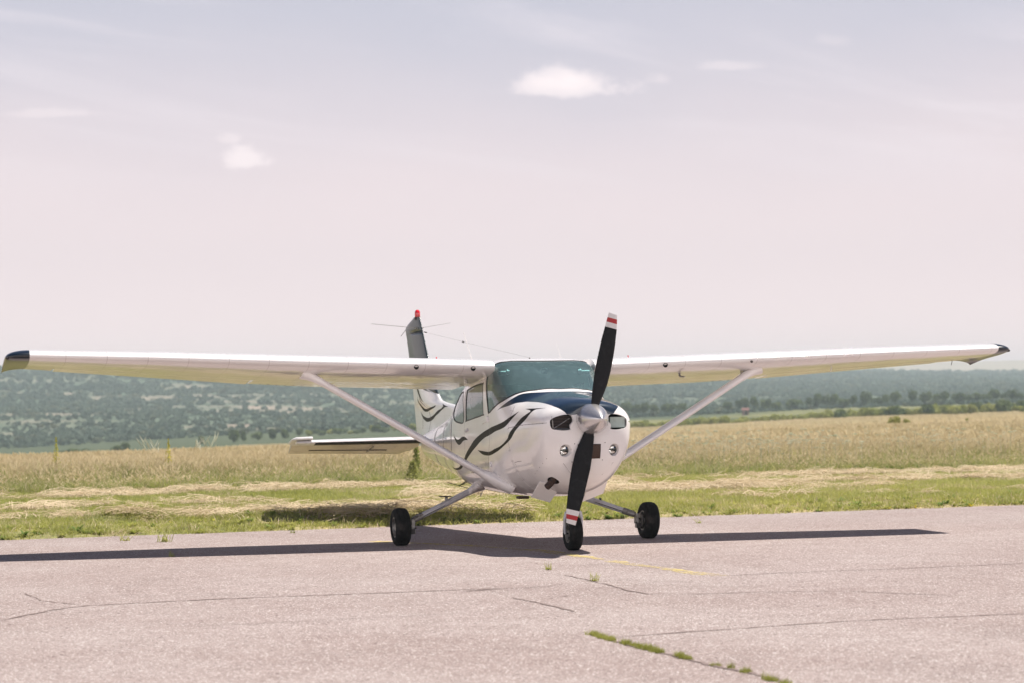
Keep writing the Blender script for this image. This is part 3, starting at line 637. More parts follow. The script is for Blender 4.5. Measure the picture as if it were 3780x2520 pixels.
for p, k in zip(fpol, (1, 1, 1, 2, 3, 3, 3)): fmi[inside(fcen, p)] = k
fd1 = fuv[ftri[:, 1]]-fuv[ftri[:, 0]]; fd2 = fuv[ftri[:, 2]]-fuv[ftri[:, 0]]; far_ = np.abs(fd1[:, 0]*fd2[:, 1]-fd1[:, 1]*fd2[:, 0]) > 1e-9
def fin_side(name, sel, parent):
    V = []; F = []; Mi = []
    for s in (-1, 1):
        k = len(V); P = fin_pt(fuv[:, 0], fuv[:, 1], s); V += P.tolist()
        for t_, m_ in zip(ftri[sel], fmi[sel]):
            t_ = [int(q) for q in t_]; a, b, c = P[t_[0]], P[t_[1]], P[t_[2]]
            if np.cross(b-a, c-a)[1]*s < 0: t_ = t_[::-1]
            F.append([q+k for q in t_]); Mi.append(int(m_))
    me_ = mesh_obj(name, V, F, [M['white'], M['stripe'], M['teal'], M['line']], parent, True, Mi)
    bm = bmesh.new(); bm.from_mesh(me_.data); bmesh.ops.remove_doubles(bm, verts=bm.verts, dist=.0004)
    bmesh.ops.delete(bm, geom=[v for v in bm.verts if not v.link_faces], context='VERTS'); bm.to_mesh(me_.data); bm.free(); return me_
isr = (fcen[:, 0] > .664) & (fcen[:, 1] > 1.15)
FIN = fin_side('tail_fin', ~isr & far_, AIR); RUD = fin_side('rudder', isr & far_, FIN)
topc = []; 
for q in np.linspace(.02, .98, 20):
    topc.append(q)
pz = [fin_pt(np.array([q]), np.array([2.634]), 1)[0] for q in topc]
MB().add([(p[0], -p[1], p[2]) for p in pz]+[(p[0], 0, p[2]+.012) for p in pz]+[(p[0], p[1], p[2]) for p in pz], [(i, i+1, i+21, i+20) for i in range(19)]+[(i+20, i+21, i+41, i+40) for i in range(19)]).build('fin_cap', M['teal'], FIN)
bc = MB().lathe([(-.03, .036), (0, .040), (.006, .040), (.007, .030)], (-6.645, 0, 2.637), (0, 0, 1), 24, 0).lathe([(.006, .033), (.03, .036), (.065, .036), (.088, .028), (.100, .014), (.103, .0005)], (-6.645, 0, 2.637), (0, 0, 1), 24, 1)
bc.build('beacon', [M['darkmetal'], M['red']], FIN)
cat_ = MB().tube([(-6.55, -.02, 2.498), (-6.93, -.55, 2.569)], .003, 6).tube([(-6.55, .02, 2.498), (-6.93, .51, 2.579)], .0022, 6).box((-6.56, 0, 2.495), (.07, .09, .02)).build('whisker_antenna', M['alloy'], FIN)
MB().tube([(-7.385, 0, 2.50), (-7.67, 0, 2.431)], .0035, 6).build('static_wick', M['darkmetal'], RUD)
# ---- tailplane and drooped elevators
def sym(lo, hi, th, n=16):
    u, a, b = naca(80, m_=.0001, th=th); q = lo+(hi-lo)*(np.linspace(0, 1, n)**(1.8 if lo == 0 else 1)); t_ = np.interp(q, u, a)
    if lo == 0: return [(x, z) for x, z in zip(q[::-1], t_[::-1])]+[(x, -z) for x, z in zip(q[1:], t_[1:])]
    return [(x, z) for x, z in zip(q[::-1], t_[::-1])]+[(x, -z) for x, z in zip(q, t_)]
HS = np.array([(.0, -5.60, 1.080, .88), (.10, -5.62, 1.078, .86), (1.50, -5.865, 1.060, .66), (1.72, -5.905, 1.057, .63)])   # y, LE x, z, chord
def hs(y, a, b, s, droop=0., hg=.52):
    xl, zl, c = [float(np.interp(y, HS[:, 0], HS[:, k])) for k in (1, 2, 3)]
    if droop: dx = a-hg; a, b = hg+dx*math.cos(droop)+b*math.sin(droop), b*math.cos(droop)-dx*math.sin(droop)
    return (xl-a*c, s*y, zl+b*c-.035*a*c)
for s in (-1, 1):
    k = sym(0, .50, .105, 22); mb = MB(); ys = [0, .1, .6, 1.1, 1.50]; rings = [[hs(y, a, b, s) for a, b in k] for y in ys]
    mb.rings(rings); n = len(k)
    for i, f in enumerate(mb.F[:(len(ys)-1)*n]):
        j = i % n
        if 21 < j < 36: mb.M[i] = 1  # shade at the elevator gap painted black on the front underside
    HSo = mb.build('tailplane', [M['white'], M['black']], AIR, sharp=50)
    # small rounded outer fairing in front of the elevator horn
    MB().rings([[hs(y, a*sc_+.02, b*sc_, s) for a, b in k] for y, sc_ in ((1.50, 1.), (1.60, .97), (1.68, .85), (1.72, .5))]).build('tailplane_tip', M['bwhite'], HSo, sharp=60)
    DR = R(24); k2 = sym(.52, 1.0, .105, 12)
    el = MB().rings([[hs(y, a if y > .3 else min(a, .52+(y-.10)*2.0+.14), b, s, DR) for a, b in k2] for y in (.12, .20, .31, .7, 1.1, 1.50, 1.74)])
    EL = el.build('elevator', M['elev'], HSo, sharp=50)
    # horn balance: sticks forward and up beyond the tailplane
    k3 = [(-.02, .0), (-.005, .035), (.10, .055), (.30, .06), (.52, .055), (.52, -.045), (.30, -.03), (.10, -.01), (-.005, -.02)]
    hr = []
    for y in (1.53, 1.60, 1.72, 1.775): hr.append([hs(y, .52+(a-.52)*(1 if y < 1.75 else .85), b*(1 if y < 1.75 else .5), s, R(8)) for a, b in k3])
    hb = MB().rings(hr).build('elevator_horn', M['bwhite'], EL, sharp=60); bevel(hb, .006, 2)
    p0 = hs(.50, .80, -.028, s, DR); p1 = hs(1.50, .80, -.028, s, DR)
    MB().tube([p0, p1], .005, 6).build('trim_tab_hinge', M['black'], EL)
    a0 = hs(.76, .80, -.03, s, DR); a1 = hs(.70, .60, -.055, s, DR)
    MB().tube([a1, (a0[0], a0[1], a0[2]-.02)], .008, 8).build('trim_rod', M['alloy'], EL)
# ---- undercarriage
def wheel(name, loc, rt, wt, lean, hubside, parent=AIR):
    e = empty(name, loc); e.parent = parent; e.rotation_euler = (lean, 0, 0)
    pr = []; n = 22; hub = rt*.50
    for t in np.linspace(-1, 1, n):
        a = t*math.pi*.86; pr.append((wt/2*math.sin(a*.5)/math.sin(math.pi*.43), 0))
    prof = [(-.30, .50), (-.44, .56), (-.50, .66), (-.50, .78), (-.44, .89), (-.34, .96), (-.20, .99), (-.19, .985), (-.18, .995), (-.02, 1.0), (-.01, .99), (.01, .99), (.02, 1.0), (.18, .995), (.19, .985), (.20, .99), (.34, .96), (.44, .89), (.50, .78), (.50, .66), (.44, .56), (.30, .50)]
    ty = MB().lathe([(a*wt, b*rt) for a, b in prof], (0, 0, 0), (0, 1, 0), 64).build('tyre', M['rubber'], e, sharp=50)
    # slight flattening where it carries the weight
    for v in ty.data.vertices:
        if v.co.z < -rt*.955: v.co.z = -rt*.955-(abs(v.co.z)-rt*.955)*.15
    hs_ = hubside
    rim_ = MB().lathe([(-.30*wt, .50*rt), (-.42*wt, .53*rt), (-.42*wt, .48*rt), (-.22*wt, .44*rt), (-.20*wt, .20*rt), (-.36*wt, .18*rt), (-.38*wt, .001)], (0, 0, 0), (0, 1, 0), 40).lathe([(.30*wt, .50*rt), (.42*wt, .53*rt), (.42*wt, .48*rt), (.22*wt, .44*rt), (.20*wt, .20*rt), (.36*wt, .18*rt), (.38*wt, .001)], (0, 0, 0), (0, 1, 0), 40)
    for k in range(6):
        t = k*math.pi/3
        for q in (-1, 1): rim_.box((math.cos(t)*rt*.31, q*.205*wt, math.sin(t)*rt*.31), (.03, .02, .03), Matrix.Rotation(-t, 3, 'Y'), 1)
    rim_.build('rim', [M['alloy'], M['darkmetal']], e, sharp=40); return e
for s in (-1, 1):
    rr = .203; e = wheel('main_wheel', (-1.40, s*1.385, rr*.965), rr, .165, -s*R(2.2), -s)
    # brake disc, caliper and axle on the inner side
    MB().lathe([(0, .085), (.006, .086), (.012, .085), (.012, .02), (.03, .03), (.05, .028), (.055, .001)], (0, -s*.085, 0), (0, -s, 0), 30).build('brake_disc', M['alloy'], e)
    mb = MB().box((.02, -s*.115, -.055), (.07, .06, .055)).box((.02, -s*.128, -.055), (.05, .05, .03), m=1).tube([(.04, -s*.14, -.02), (.045, -s*.165, -.02)], .007, 8)
    mb.tube([(0, -s*.06, 0), (0, -s*.15, .01)], .026, 14).box((-.005, -s*.135, .02), (.07, .035, .11), m=1)
    bevel(mb.build('brake_caliper', [M['darkmetal'], M['alloy']], e), .006, 2)
    A = Vector((-1.93, s*.36, .60)); B = Vector((-1.44, s*1.245, .262)); d = B-A
    lg = MB().tube([A+d*q for q in (0, .2, .5, .8, .875)], [.040, .036, .034, .031, .030], 18).tube([A+d*.87, A+d*.875, A+d*.94, A+d*1.0], [.034, .036, .035, .030], 16, 1)
    LG = lg.build('landing_gear_leg', [M['steel'], M['alloy']], AIR, sharp=50)
    MB().tube([A+d*.9+Vector((.0, 0, .01)), B+Vector((.03, s*.03, -.03)), B+Vector((.04, s*.05, -.10))], .006, 6).tube([A+d*.55+Vector((.034, 0, -.012)), A+d*.9+Vector((.034, 0, -.012))], .004, 6).build('brake_hose', M['black'], LG)
    # flared root fairing
    MB().rings([[A+d*q+Vector((0, 0, 1))*(r*.95*math.sin(t))+Vector((1, 0, 0))*(r*1.35*math.cos(t))+Vector((0, 0, z)) for t in np.linspace(0, 2*math.pi, 24, endpoint=False)] for q, r, z in ((-.10, .135, .055), (-.02, .115, .045), (.06, .078, .025), (.13, .052, .010), (.19, .042, 0), (.20, .036, 0))]).build('leg_fairing', M['white'], LG, sharp=60)
    if s < 0:
        p = A+d*.50; mb = MB().box((p.x-.02, p.y-.02, p.z+.068), (.13, .115, .010)).box((p.x-.01, p.y-.01, p.z+.045), (.035, .030, .05), m=1); bevel(mb.build('boarding_step', [M['rust'], M['alloy']], LG), .003, 2)
    else:
        p = A+d*.62; MB().box((p.x, p.y, p.z+.04), (.03, .02, .03)).build('step_bracket', M['darkmetal'], LG)
# nose gear
nw = wheel('nose_wheel', (.316, .02, .172), .178, .135, 0, 1)
ng = MB().tube([(.37, .0, .70), (.345, .004, .50)], .034, 16).tube([(.345, .004, .50), (.335, .008, .41)], .024, 16, 1).tube([(.38, -.01, .60), (.40, -.02, .50), (.37, -.01, .42)], .010, 8)
NG = ng.build('nose_gear_strut', [M['darkmetal'], M['chrome']], AIR, sharp=50)
mb = MB()
for s in (-1, 1):
    mb.tube([(.335, .02+s*.035, .405), (.335, .02+s*.072, .375), (.330, .02+s*.088, .32), (.318, .02+s*.088, .22), (.316, .02+s*.085, .165)], [.022, .022, .017, .014, .016], 12)
mb.box((.335, .02, .405), (.06, .10, .045)); mb.tube([(.316, -.085, .172), (.316, .125, .172)], .010, 10, 1)
bevel(mb.build('nose_fork', [M['steel'], M['darkmetal']], NG, sharp=50), .004)
MB().tube([(.37, -.015, .52), (.42, -.035, .47), (.37, -.03, .42)], .008, 8).tube([(.37, -.05, .46), (.37, .03, .46)], .009, 8).tube([(.37, -.05, .40), (.37, .03, .40)], .009, 8).build('torque_link', M['rust'], NG)
# bits under the belly
MB().tube([(-2.45, -.62, .628), (-2.40, -.50, .590), (-2.3, -.40, .557)], .004, 6).tube([(-2.35, -.40, .66), (-2.38, -.505, .585)], .006, 6).tube([(-2.35, -.40, .64), (-2.38, -.465, .60)], .005, 6).build('belly_antenna', M['darkmetal'], AIR)
MB().tube([(-1.62, -.44, .56), (-1.6, -.455, .492), (-1.58, -.43, .56)], .0035, 6).build('tie_down_ring', M['alloy'], AIR)
bevel(MB().box((-.2, -.36, .525), (.12, .11, .028)).build('belly_drain', M['rust'], AIR), .008)
# roof antennas and the long wire
MB().tube([(-1.30, -.60, 1.95), (-1.30, -.696, 2.264)], [.006, .004], 6).build('whip_antenna', M['bwhite'], AIR)
MB().tube([(-1.30, .395, 1.95), (-1.30, .339, 2.145)], [.004, .002], 6).build('whip_antenna', M['bwhite'], AIR)
MB().tube([(-1.30, .037, 1.93), (-1.30, .037, 1.985)], [.012, .007], 8).build('wire_mast', M['black'], AIR)
mb = MB().tube([(-1.30, .037, 1.985), (-4.08, -.02, 2.242), (-6.133, -.015, 2.428), (-6.46, 0, 2.46)], .0008, 5)
for p, q in (((-4.12, -.02, 2.246), (-4.04, -.02, 2.238)), ((-6.18, -.015, 2.432), (-6.06, -.015, 2.421))): mb.tube([p, q], .007, 8)
mb.build('antenna_wire', M['black'], AIR)
# door furniture on both sides
for s in (-1, 1):
    a = S(np.array([2.94]), np.array([s*.4386]))[0]; n = SN(np.array([2.94]), np.array([s*.4386]))[0]
    bevel(MB().box(a+n*.006, (.085, .018, .028), Matrix.Rotation(R(-12), 3, 'Y')).tube([a+n*.012+Vector((.04, 0, .006)), a+n*.018+Vector((-.04, 0, -.008))], .006, 8).build('door_handle', M['steel'], AIR), .004)
    for t_, v_ in ((1.995, .612), (2.03, .402)):
        a = S(np.array([t_]), np.array([s*v_]))[0]; n = SN(np.array([t_]), np.array([s*v_]))[0]
        bevel(MB().box(a+n*.006, (.05, .016, .055)).tube([a+n*.012+Vector((.02, 0, -.03)), a+n*.012+Vector((.02, 0, .03))], .007, 8).build('door_hinge', M['white'], AIR), .004)
    a = S(np.array([2.12]), np.array([s*.408]))[0]; n = SN(np.array([2.12]), np.array([s*.408]))[0]
    bevel(MB().box(a+n*.004, (.22, .012, .03), Matrix.Rotation(R(-9), 3, 'Y')).build('door_vent', M['white'], AIR), .004)

# ================================================================ the land
def hsh(ix, iy, sd):
    h = (ix.astype(np.int64)*374761393+iy.astype(np.int64)*668265263+sd*1442695041) & 0xffffffff
    h = ((h ^ (h >> 13))*1274126177) & 0xffffffff
    return ((h ^ (h >> 16)) & 0xffff)/65535.
def vnoise(x, y, sd=0):
    x = np.asarray(x, float); y = np.asarray(y, float); ix = np.floor(x); iy = np.floor(y); fx = x-ix; fy = y-iy
    fx = fx*fx*(3-2*fx); fy = fy*fy*(3-2*fy)
    return (hsh(ix, iy, sd)*(1-fx)+hsh(ix+1, iy, sd)*fx)*(1-fy)+(hsh(ix, iy+1, sd)*(1-fx)+hsh(ix+1, iy+1, sd)*fx)*fy
def fbm(x, y, sd=0, o=4):
    s = 0; a = .5; t = 0
    for k in range(o): s = s+a*vnoise(x*2**k, y*2**k, sd+k); t += a; a *= .5
    return s/t
CX, CY = CAM.x, CAM.y
AS = np.array([-.30, -.22, -.126, 0, .05, .13, .22, .30])
SR = np.array([44., 60., 90., 120, 230, 400, 600, 900, 1500, 2200, 2700, 3400, 3900])
EL = np.array([
 [-1.398/44]*8,
 [-.0268, -.0262, -.0250, -.0240, -.0236, -.02335, -.0233, -.0233],
 [-.0235, -.0228, -.0212, -.0190, -.0180, -.0166, -.0155, -.0153],
 [-.0213, -.0207, -.0190, -.0162, -.0150, -.0136, -.0120, -.0117],
 [-.0196, -.0189, -.0165, -.0128, -.0113, -.0090, -.0072, -.0066],
 [-.0192, -.0180, -.0148, -.0104, -.0088, -.0060, -.0042, -.0035],
 [-.0160, -.0141, -.0088, -.0050, -.0034, -.0008, .0008, .0016],
 [.0020, .0028, .0018, -.0002, .0002, .0014, .0025, .0035],
 [.0212, .0203, .0188, .0152, .0125, .0095, .0080, .0080],
 [.0160, .0155, .0158, .0156, .0153, .0146, .0134, .0125],
 [.0100, .0100, .0100, .0100, .0100, .0090, .0090, .0090],
 [.0170, .0170, .0170, .0170, .0172, .0176, .0184, .0182],
 [.0100]*8])
def off_edge(x, y): return -(x-(-5.60-.147*y))            # metres beyond the runway edge (grass side)
def ground_z(x, y):
    x = np.asarray(x, float); y = np.asarray(y, float); dx = x-CX; dy = y-CY
    f = dx*HF.x+dy*HF.y; r = dx*HR.x+dy*HR.y; s = np.hypot(dx, dy); ph = np.arctan2(r, f)
    a = np.clip(np.tan(np.clip(ph, -.29, .29)), -.3, .3)
    back = np.clip((np.abs(ph)-.35)/.5, 0, 1)
    ls = np.log(np.clip(s, 44, 3900)); L = np.log(SR); i = np.clip(np.searchsorted(L, ls, side='right')-1, 0, len(L)-2); t = (ls-L[i])/(L[i+1]-L[i])
    E = np.zeros_like(s); rows = np.array([np.interp(a.ravel(), AS, EL[k]) for k in range(len(SR))]).reshape((len(SR),)+a.shape)
    e0 = np.take_along_axis(rows, i[None], 0)[0]; e1 = np.take_along_axis(rows, (i+1)[None], 0)[0]
    ts = t*t*(3-2*t); E = e0+(e1-e0)*np.where(s > 700, ts, t)
    z = np.where(s > 44, 1.398+s*E, 0.)
    zf = np.where(s > 60, (s-60)*.002, 0.)
    z = z*(1-back)+zf*back
    oe = off_edge(x, y); z = z+.07*np.clip(oe/.9, 0, 1)*(1-back)*(s < 200)*np.clip((200-s)/100, 0, 1)
    z = z+.085*np.exp(-((oe-1.15)/.55)**2)*np.clip((y+2.9)/.7, 0, 1)*np.clip((1.6-y)/1.2, 0, 1)*(s < 60)
    z = z+.13*np.exp(-((x+6.9)/.35)**2-((y+3.75)/.55)**2)
    rel = np.clip((s-650)/900, 0, 1)
    z = z+rel*((fbm(x/170, y/170, 3, 5)-.5)*9+(fbm(x/60, y/60, 9, 3)-.5)*3.5)*np.clip(s/2200, .4, 1.)
    return z
def EDGE(y): return -5.60-.147*y+.10*(fbm(y*.5, y*0+3.3, 5, 3)-.5)*2+.05*(vnoise(y*6, y*0+1, 2)-.5)
NX = Vector((1, .147, 0)).normalized()                   # across the runway
# terrain sheet
ph = np.concatenate([np.linspace(-math.pi, -.36, 60)[:-1], np.linspace(-.36, .36, 520), np.linspace(.36, math.pi, 60)[1:-1]])
ss = np.concatenate([[1.], np.geomspace(4, 21, 16), np.arange(21.2, 50, .13), np.geomspace(50.2, 59.8, 12), np.geomspace(60, 3900, 230)[1:]])
PH, SS = np.meshgrid(ph, ss); gx = CX+SS*(np.cos(PH)*HF.x+np.sin(PH)*HR.x); gy = CY+SS*(np.cos(PH)*HF.y+np.sin(PH)*HR.y)
gz = ground_z(gx, gy); oe = off_edge(gx, gy)
gz = gz-np.where((oe < 0) & (SS < 130), .05, 0.)
gz = gz+np.where((oe > 0) & (oe < 16), .03*(fbm(gx*1.2, gy*1.2, 8, 3)-.3), 0)
nph = len(ph); nss = len(ss); A_ = PH; fa_ = np.tan(np.clip(PH, -.3, .3))
# ground-cover colour
n1 = fbm(gx/9, gy/9, 11, 4); n2 = fbm(gx/45, gy/22, 12, 4); n3 = fbm(gx/120, gy/120, 13, 4)
def lerp(a, b, t): return a+(b-a)*np.clip(t, 0, 1)[..., None]
c = np.zeros(gx.shape+(3,))+[.20, .195, .075]
c = lerp(np.zeros_like(c)+[.25, .24, .11], np.zeros_like(c)+[.36, .30, .18], (n1-.44)*5)
fieldc = lerp(np.zeros_like(c)+[.36, .30, .16], np.zeros_like(c)+[.24, .26, .095], (n2-.47)*6)
c = np.where((oe > 14)[..., None], fieldc, c)
band = lerp(np.zeros_like(c)+[.075, .095, .055], np.zeros_like(c)+[.19, .19, .09], (n2-.5)*4+(fa_-.0)*6)
c = lerp(c, band, (SS-415)/25)
hill = lerp(np.zeros_like(c)+[.090, .124, .090], np.zeros_like(c)+[.120, .148, .106], (n3-.4)*4)
bare = (fbm(gx/24, gy/48, 21, 5)-.55)*6*np.clip(1.1-(SS-650)/1100, .15, 1)*np.clip(.6-fa_*5, .25, 1)
hill = lerp(hill, np.zeros_like(c)+[.31, .25, .21], bare*np.clip(.9-.9*(fa_+.1)*6, .35, 1))
c = lerp(c, hill, (SS-640)/60)
farr = lerp(np.zeros_like(c)+[.40, .32, .25], np.zeros_like(c)+[.16, .19, .10], (fbm(gx/300, gy/300, 31, 3)-.5)*5)
c = lerp(c, farr, (SS-2450)/200)
V = np.stack([gx, gy, gz], -1).reshape(-1, 3)
I = np.arange(nss*nph).reshape(nss, nph); I2 = np.roll(I, -1, 1)
F = np.stack([I[:-1], I2[:-1], I2[1:], I[1:]], -1).reshape(-1, 4)
me = bpy.data.meshes.new('ground'); me.vertices.add(len(V)); me.vertices.foreach_set('co', V.ravel())
me.loops.add(F.size); me.loops.foreach_set('vertex_index', F.ravel().astype(np.int32)); me.polygons.add(len(F)); me.polygons.foreach_set('loop_start', np.arange(0, F.size, 4, dtype=np.int32))
me.update(calc_edges=True); me.polygons.foreach_set('use_smooth', [True]*len(F))
ca = me.color_attributes.new('ground_cover', 'FLOAT_COLOR', 'POINT'); ca.data.foreach_set('color', np.concatenate([c.reshape(-1, 3), np.ones((len(V), 1))], 1).ravel().astype(np.float32))
if me.polygons[len(F)//2].normal.z < 0: me.flip_normals()
gm = mat('meadow_and_hills', (.2, .2, .1), .95, spec=.1); t = NT(gm.node_tree); b = t.n['Principled BSDF']
at = t.add('ShaderNodeAttribute', attribute_name='ground_cover'); pos = t.add('ShaderNodeNewGeometry').outputs['Position']
nA = t.noise(pos, .9, 6, .65); nB = t.noise(pos, 9., 4, .6)
k = t.mix(1., at.outputs['Color'], t.mix(t.ramp(nA, .3, .7), (.72, .78, .70, 1), (1.25, 1.2, 1.25, 1)), 'MULTIPLY')
k = t.mix(1., k, t.mix(t.ramp(nB, .35, .65), (.75, .78, .72, 1), (1.2, 1.15, 1.15, 1)), 'MULTIPLY'); t.link(k, b.inputs['Base Color'])
me.materials.append(gm); GND = link(bpy.data.objects.new('ground', me)); tag(GND, kind='structure')

# runway: weathered pale asphalt
am = mat('weathered_asphalt', (.30, .26, .255), .88, spec=.25); t = NT(am.node_tree); b = t.n['Principled BSDF']
pos = t.add('ShaderNodeNewGeometry').outputs['Position']
vo = t.add('ShaderNodeTexVoronoi'); t.link(pos, vo.inputs['Vector']); vo.inputs['Scale'].default_value = 110
sep = t.add('ShaderNodeSeparateColor'); t.link(vo.outputs['Color'], sep.inputs[0])
vo2 = t.add('ShaderNodeTexVoronoi'); t.link(pos, vo2.inputs['Vector']); vo2.inputs['Scale'].default_value = 24
sep2 = t.add('ShaderNodeSeparateColor'); t.link(vo2.outputs['Color'], sep2.inputs[0])
big = t.noise(pos, .35, 5, .6); mid = t.noise(pos, 3.0, 6, .65); fin = t.noise(pos, 95., 4, .7)
k = t.mix(t.ramp(big, .35, .68), (.270, .214, .203, 1), (.314, .262, .252, 1))
k = t.mix(1., k, t.mix(t.ramp(mid, .3, .7), (.92, .91, .90, 1), (1.06, 1.07, 1.07, 1)), 'MULTIPLY')
k = t.mix(1., k, t.mix(t.ramp(fin, .30, .70), (.85, .83, .82, 1), (1.12, 1.13, 1.13, 1)), 'MULTIPLY')
st_ = t.math('MULTIPLY', t.ramp(t.noise(pos, .55, 4, .6, .8), .56, .74), .30); k = t.mix(st_, k, (.165, .130, .122, 1))
k = t.mix(t.ramp(sep.outputs[0], .90, .93), k, (.62, .58, .56, 1))           # pale stones
k = t.mix(t.ramp(sep.outputs[1], .90, .92), k, (.13, .10, .10, 1))           # pits
k = t.mix(t.math('MULTIPLY', t.ramp(sep2.outputs[0], .93, .94), t.ramp(vo2.outputs['Distance'], .36, .28)), k, (.11, .075, .07, 1))
t.link(k, b.inputs['Base Color'])
bn = t.add('ShaderNodeBump'); bn.inputs['Strength'].default_value = .3; bn.inputs['Distance'].default_value = .006; t.link(t.math('ADD', fin, t.math('MULTIPLY', sep.outputs[0], .2)), bn.inputs['Height']); t.link(bn.outputs[0], b.inputs['Normal'])
ym = mat('worn_yellow_line', (.5, .38, .10), .85); t = NT(ym.node_tree); b = t.n['Principled BSDF']
pos = t.add('ShaderNodeNewGeometry').outputs['Position']; tr = t.add('ShaderNodeBsdfTransparent'); mx = t.add('ShaderNodeMixShader')
t.link(t.ramp(t.math('ADD', t.noise(pos, 22., 6, .75), t.math('MULTIPLY', t.noise(pos, 2.4, 3), .5)), .68, .84, 0., .65), mx.inputs[0]); t.link(tr.outputs[0], mx.inputs[1]); t.link(b.outputs[0], mx.inputs[2]); b.inputs['Base Color'].default_value = (.62, .50, .17, 1)
t.link(mx.outputs[0], t.n['Material Output'].inputs[0])
cm = mat('crack_filled_with_soil', (.205, .155, .142), .95); t = NT(cm.node_tree); b = t.n['Principled BSDF']
pos = t.add('ShaderNodeNewGeometry').outputs['Position']; tr = t.add('ShaderNodeBsdfTransparent'); mx = t.add('ShaderNodeMixShader')
t.link(t.ramp(t.noise(pos, 6., 6, .7), .30, .46), mx.inputs[0]); t.link(tr.outputs[0], mx.inputs[1]); t.link(b.outputs[0], mx.inputs[2]); t.link(mx.outputs[0], t.n['Material Output'].inputs[0])
mb = MB(); ys = np.concatenate([np.linspace(-300, -20, 30)[:-1], np.arange(-20, 30, .06), np.linspace(30, 300, 30)])
x0 = EDGE(ys); k0 = 0
V = [(x0[i], ys[i], -.045) for i in range(len(ys))]+[(x0[i]+.012, ys[i], .0) for i in range(len(ys))]
V += [(-4.+(-.147*ys[i]), ys[i], .0) for i in range(len(ys))]+[(45-.147*ys[i], ys[i], .0) for i in range(len(ys))]
n = len(ys); mb.add(V, [(r*n+i, (r+1)*n+i, (r+1)*n+i+1, r*n+i+1) for r in range(3) for i in range(n-1)])
rng = random.Random(5)
def ribbon(P, wd, m, z=.004, wig=.03, step=.07, taper=True):
    P = [Vector((a, b, 0)) for a, b in P]; Q = []
    for i in range(len(P)-1):
        k = max(1, int((P[i+1]-P[i]).length/step)); Q += [P[i].lerp(P[i+1], q/k) for q in range(k)]
    Q.append(P[-1]); n = len(Q); L = []; Rr = []
    for i, q in enumerate(Q):
        d = (Q[min(i+1, n-1)]-Q[max(i-1, 0)]).normalized(); nn = Vector((-d.y, d.x, 0)); q = q+nn*(rng.random()-.5)*wig
        h = wd/2*(.5+1.0*rng.random())*(min(1, i/5+.1, (n-1-i)/5+.1) if taper else 1); L.append((q+nn*h)+Vector((0, 0, z))); Rr.append((q-nn*h)+Vector((0, 0, z)))
    mb.add(L+Rr, [(i, i+1, n+i+1, n+i) for i in range(n-1)], m)
ribbon([(4.43, .10), (3.9, .0), (3.28, -.02), (2.69, -.11), (1.58, -.17), (.3, -.30), (-1.0, -.75), (-2.3, -1.5)], .15, 1, .004, .0, .2, False)
for P, wd in (([(4.413, .09), (4.29, .61), (4.276, 1.49), (4.13, 3.04), (4.0, 6.), (3.3, 12)], .020), ([(3.516, -1.074), (4.16, -1.05), (4.956, -1.046), (5.568, -1.081), (5.946, -1.049), (6.118, -.684), (6.178, -.126), (6.325, .402), (7.155, .996)], .022),
              ([(5.779, -2.1), (6.362, -2.036), (6.981, -2.014), (7.305, -2.004)], .03), ([(6.195, -1.99), (5.864, -1.652), (5.884, -1.182)], .012), ([(4.89, -1.75), (5.09, -2.307), (4.931, -1.678), (4.729, -1.22)], .016),
              ([(9.142, -2.442), (8.977, -1.857), (8.811, -1.151), (8.663, -.524), (8.652, .01), (8.635, .719), (8.5, 3.)], .022), ([(6.283, -5.888), (5.885, -5.688), (5.504, -5.48), (5.215, -5.206), (5.022, -4.203), (4.969, -2.831), (4.894, -1.75)], .03),
              ([(5.2, -5.2), (4.6, -5.5), (3.6, -5.6)], .015), ([(8.87, -2.37), (9.33, -2.377), (9.727, -2.353), (10.103, -2.331), (10.465, -2.297), (10.827, -2.285), (11.324, -2.212), (12.4, -2.2), (14, -2.1)], .035), ([(-3.2, 6), (-3.0, 8), (-2.2, 10)], .01), ([(-1.0, -4.5), (-.5, -3), (-.6, -1.2)], .01), ([(.6, 1.2), (.55, 3.0), (-.1, 4.6)], .012), ([(7.3, -4.8), (7.1, -3.2), (6.9, -2.1)], .012)):
    ribbon(P, wd, 2)
RW_ = mb.build('runway', [am, ym, cm], None, smooth=False); tag(RW_, kind='structure')

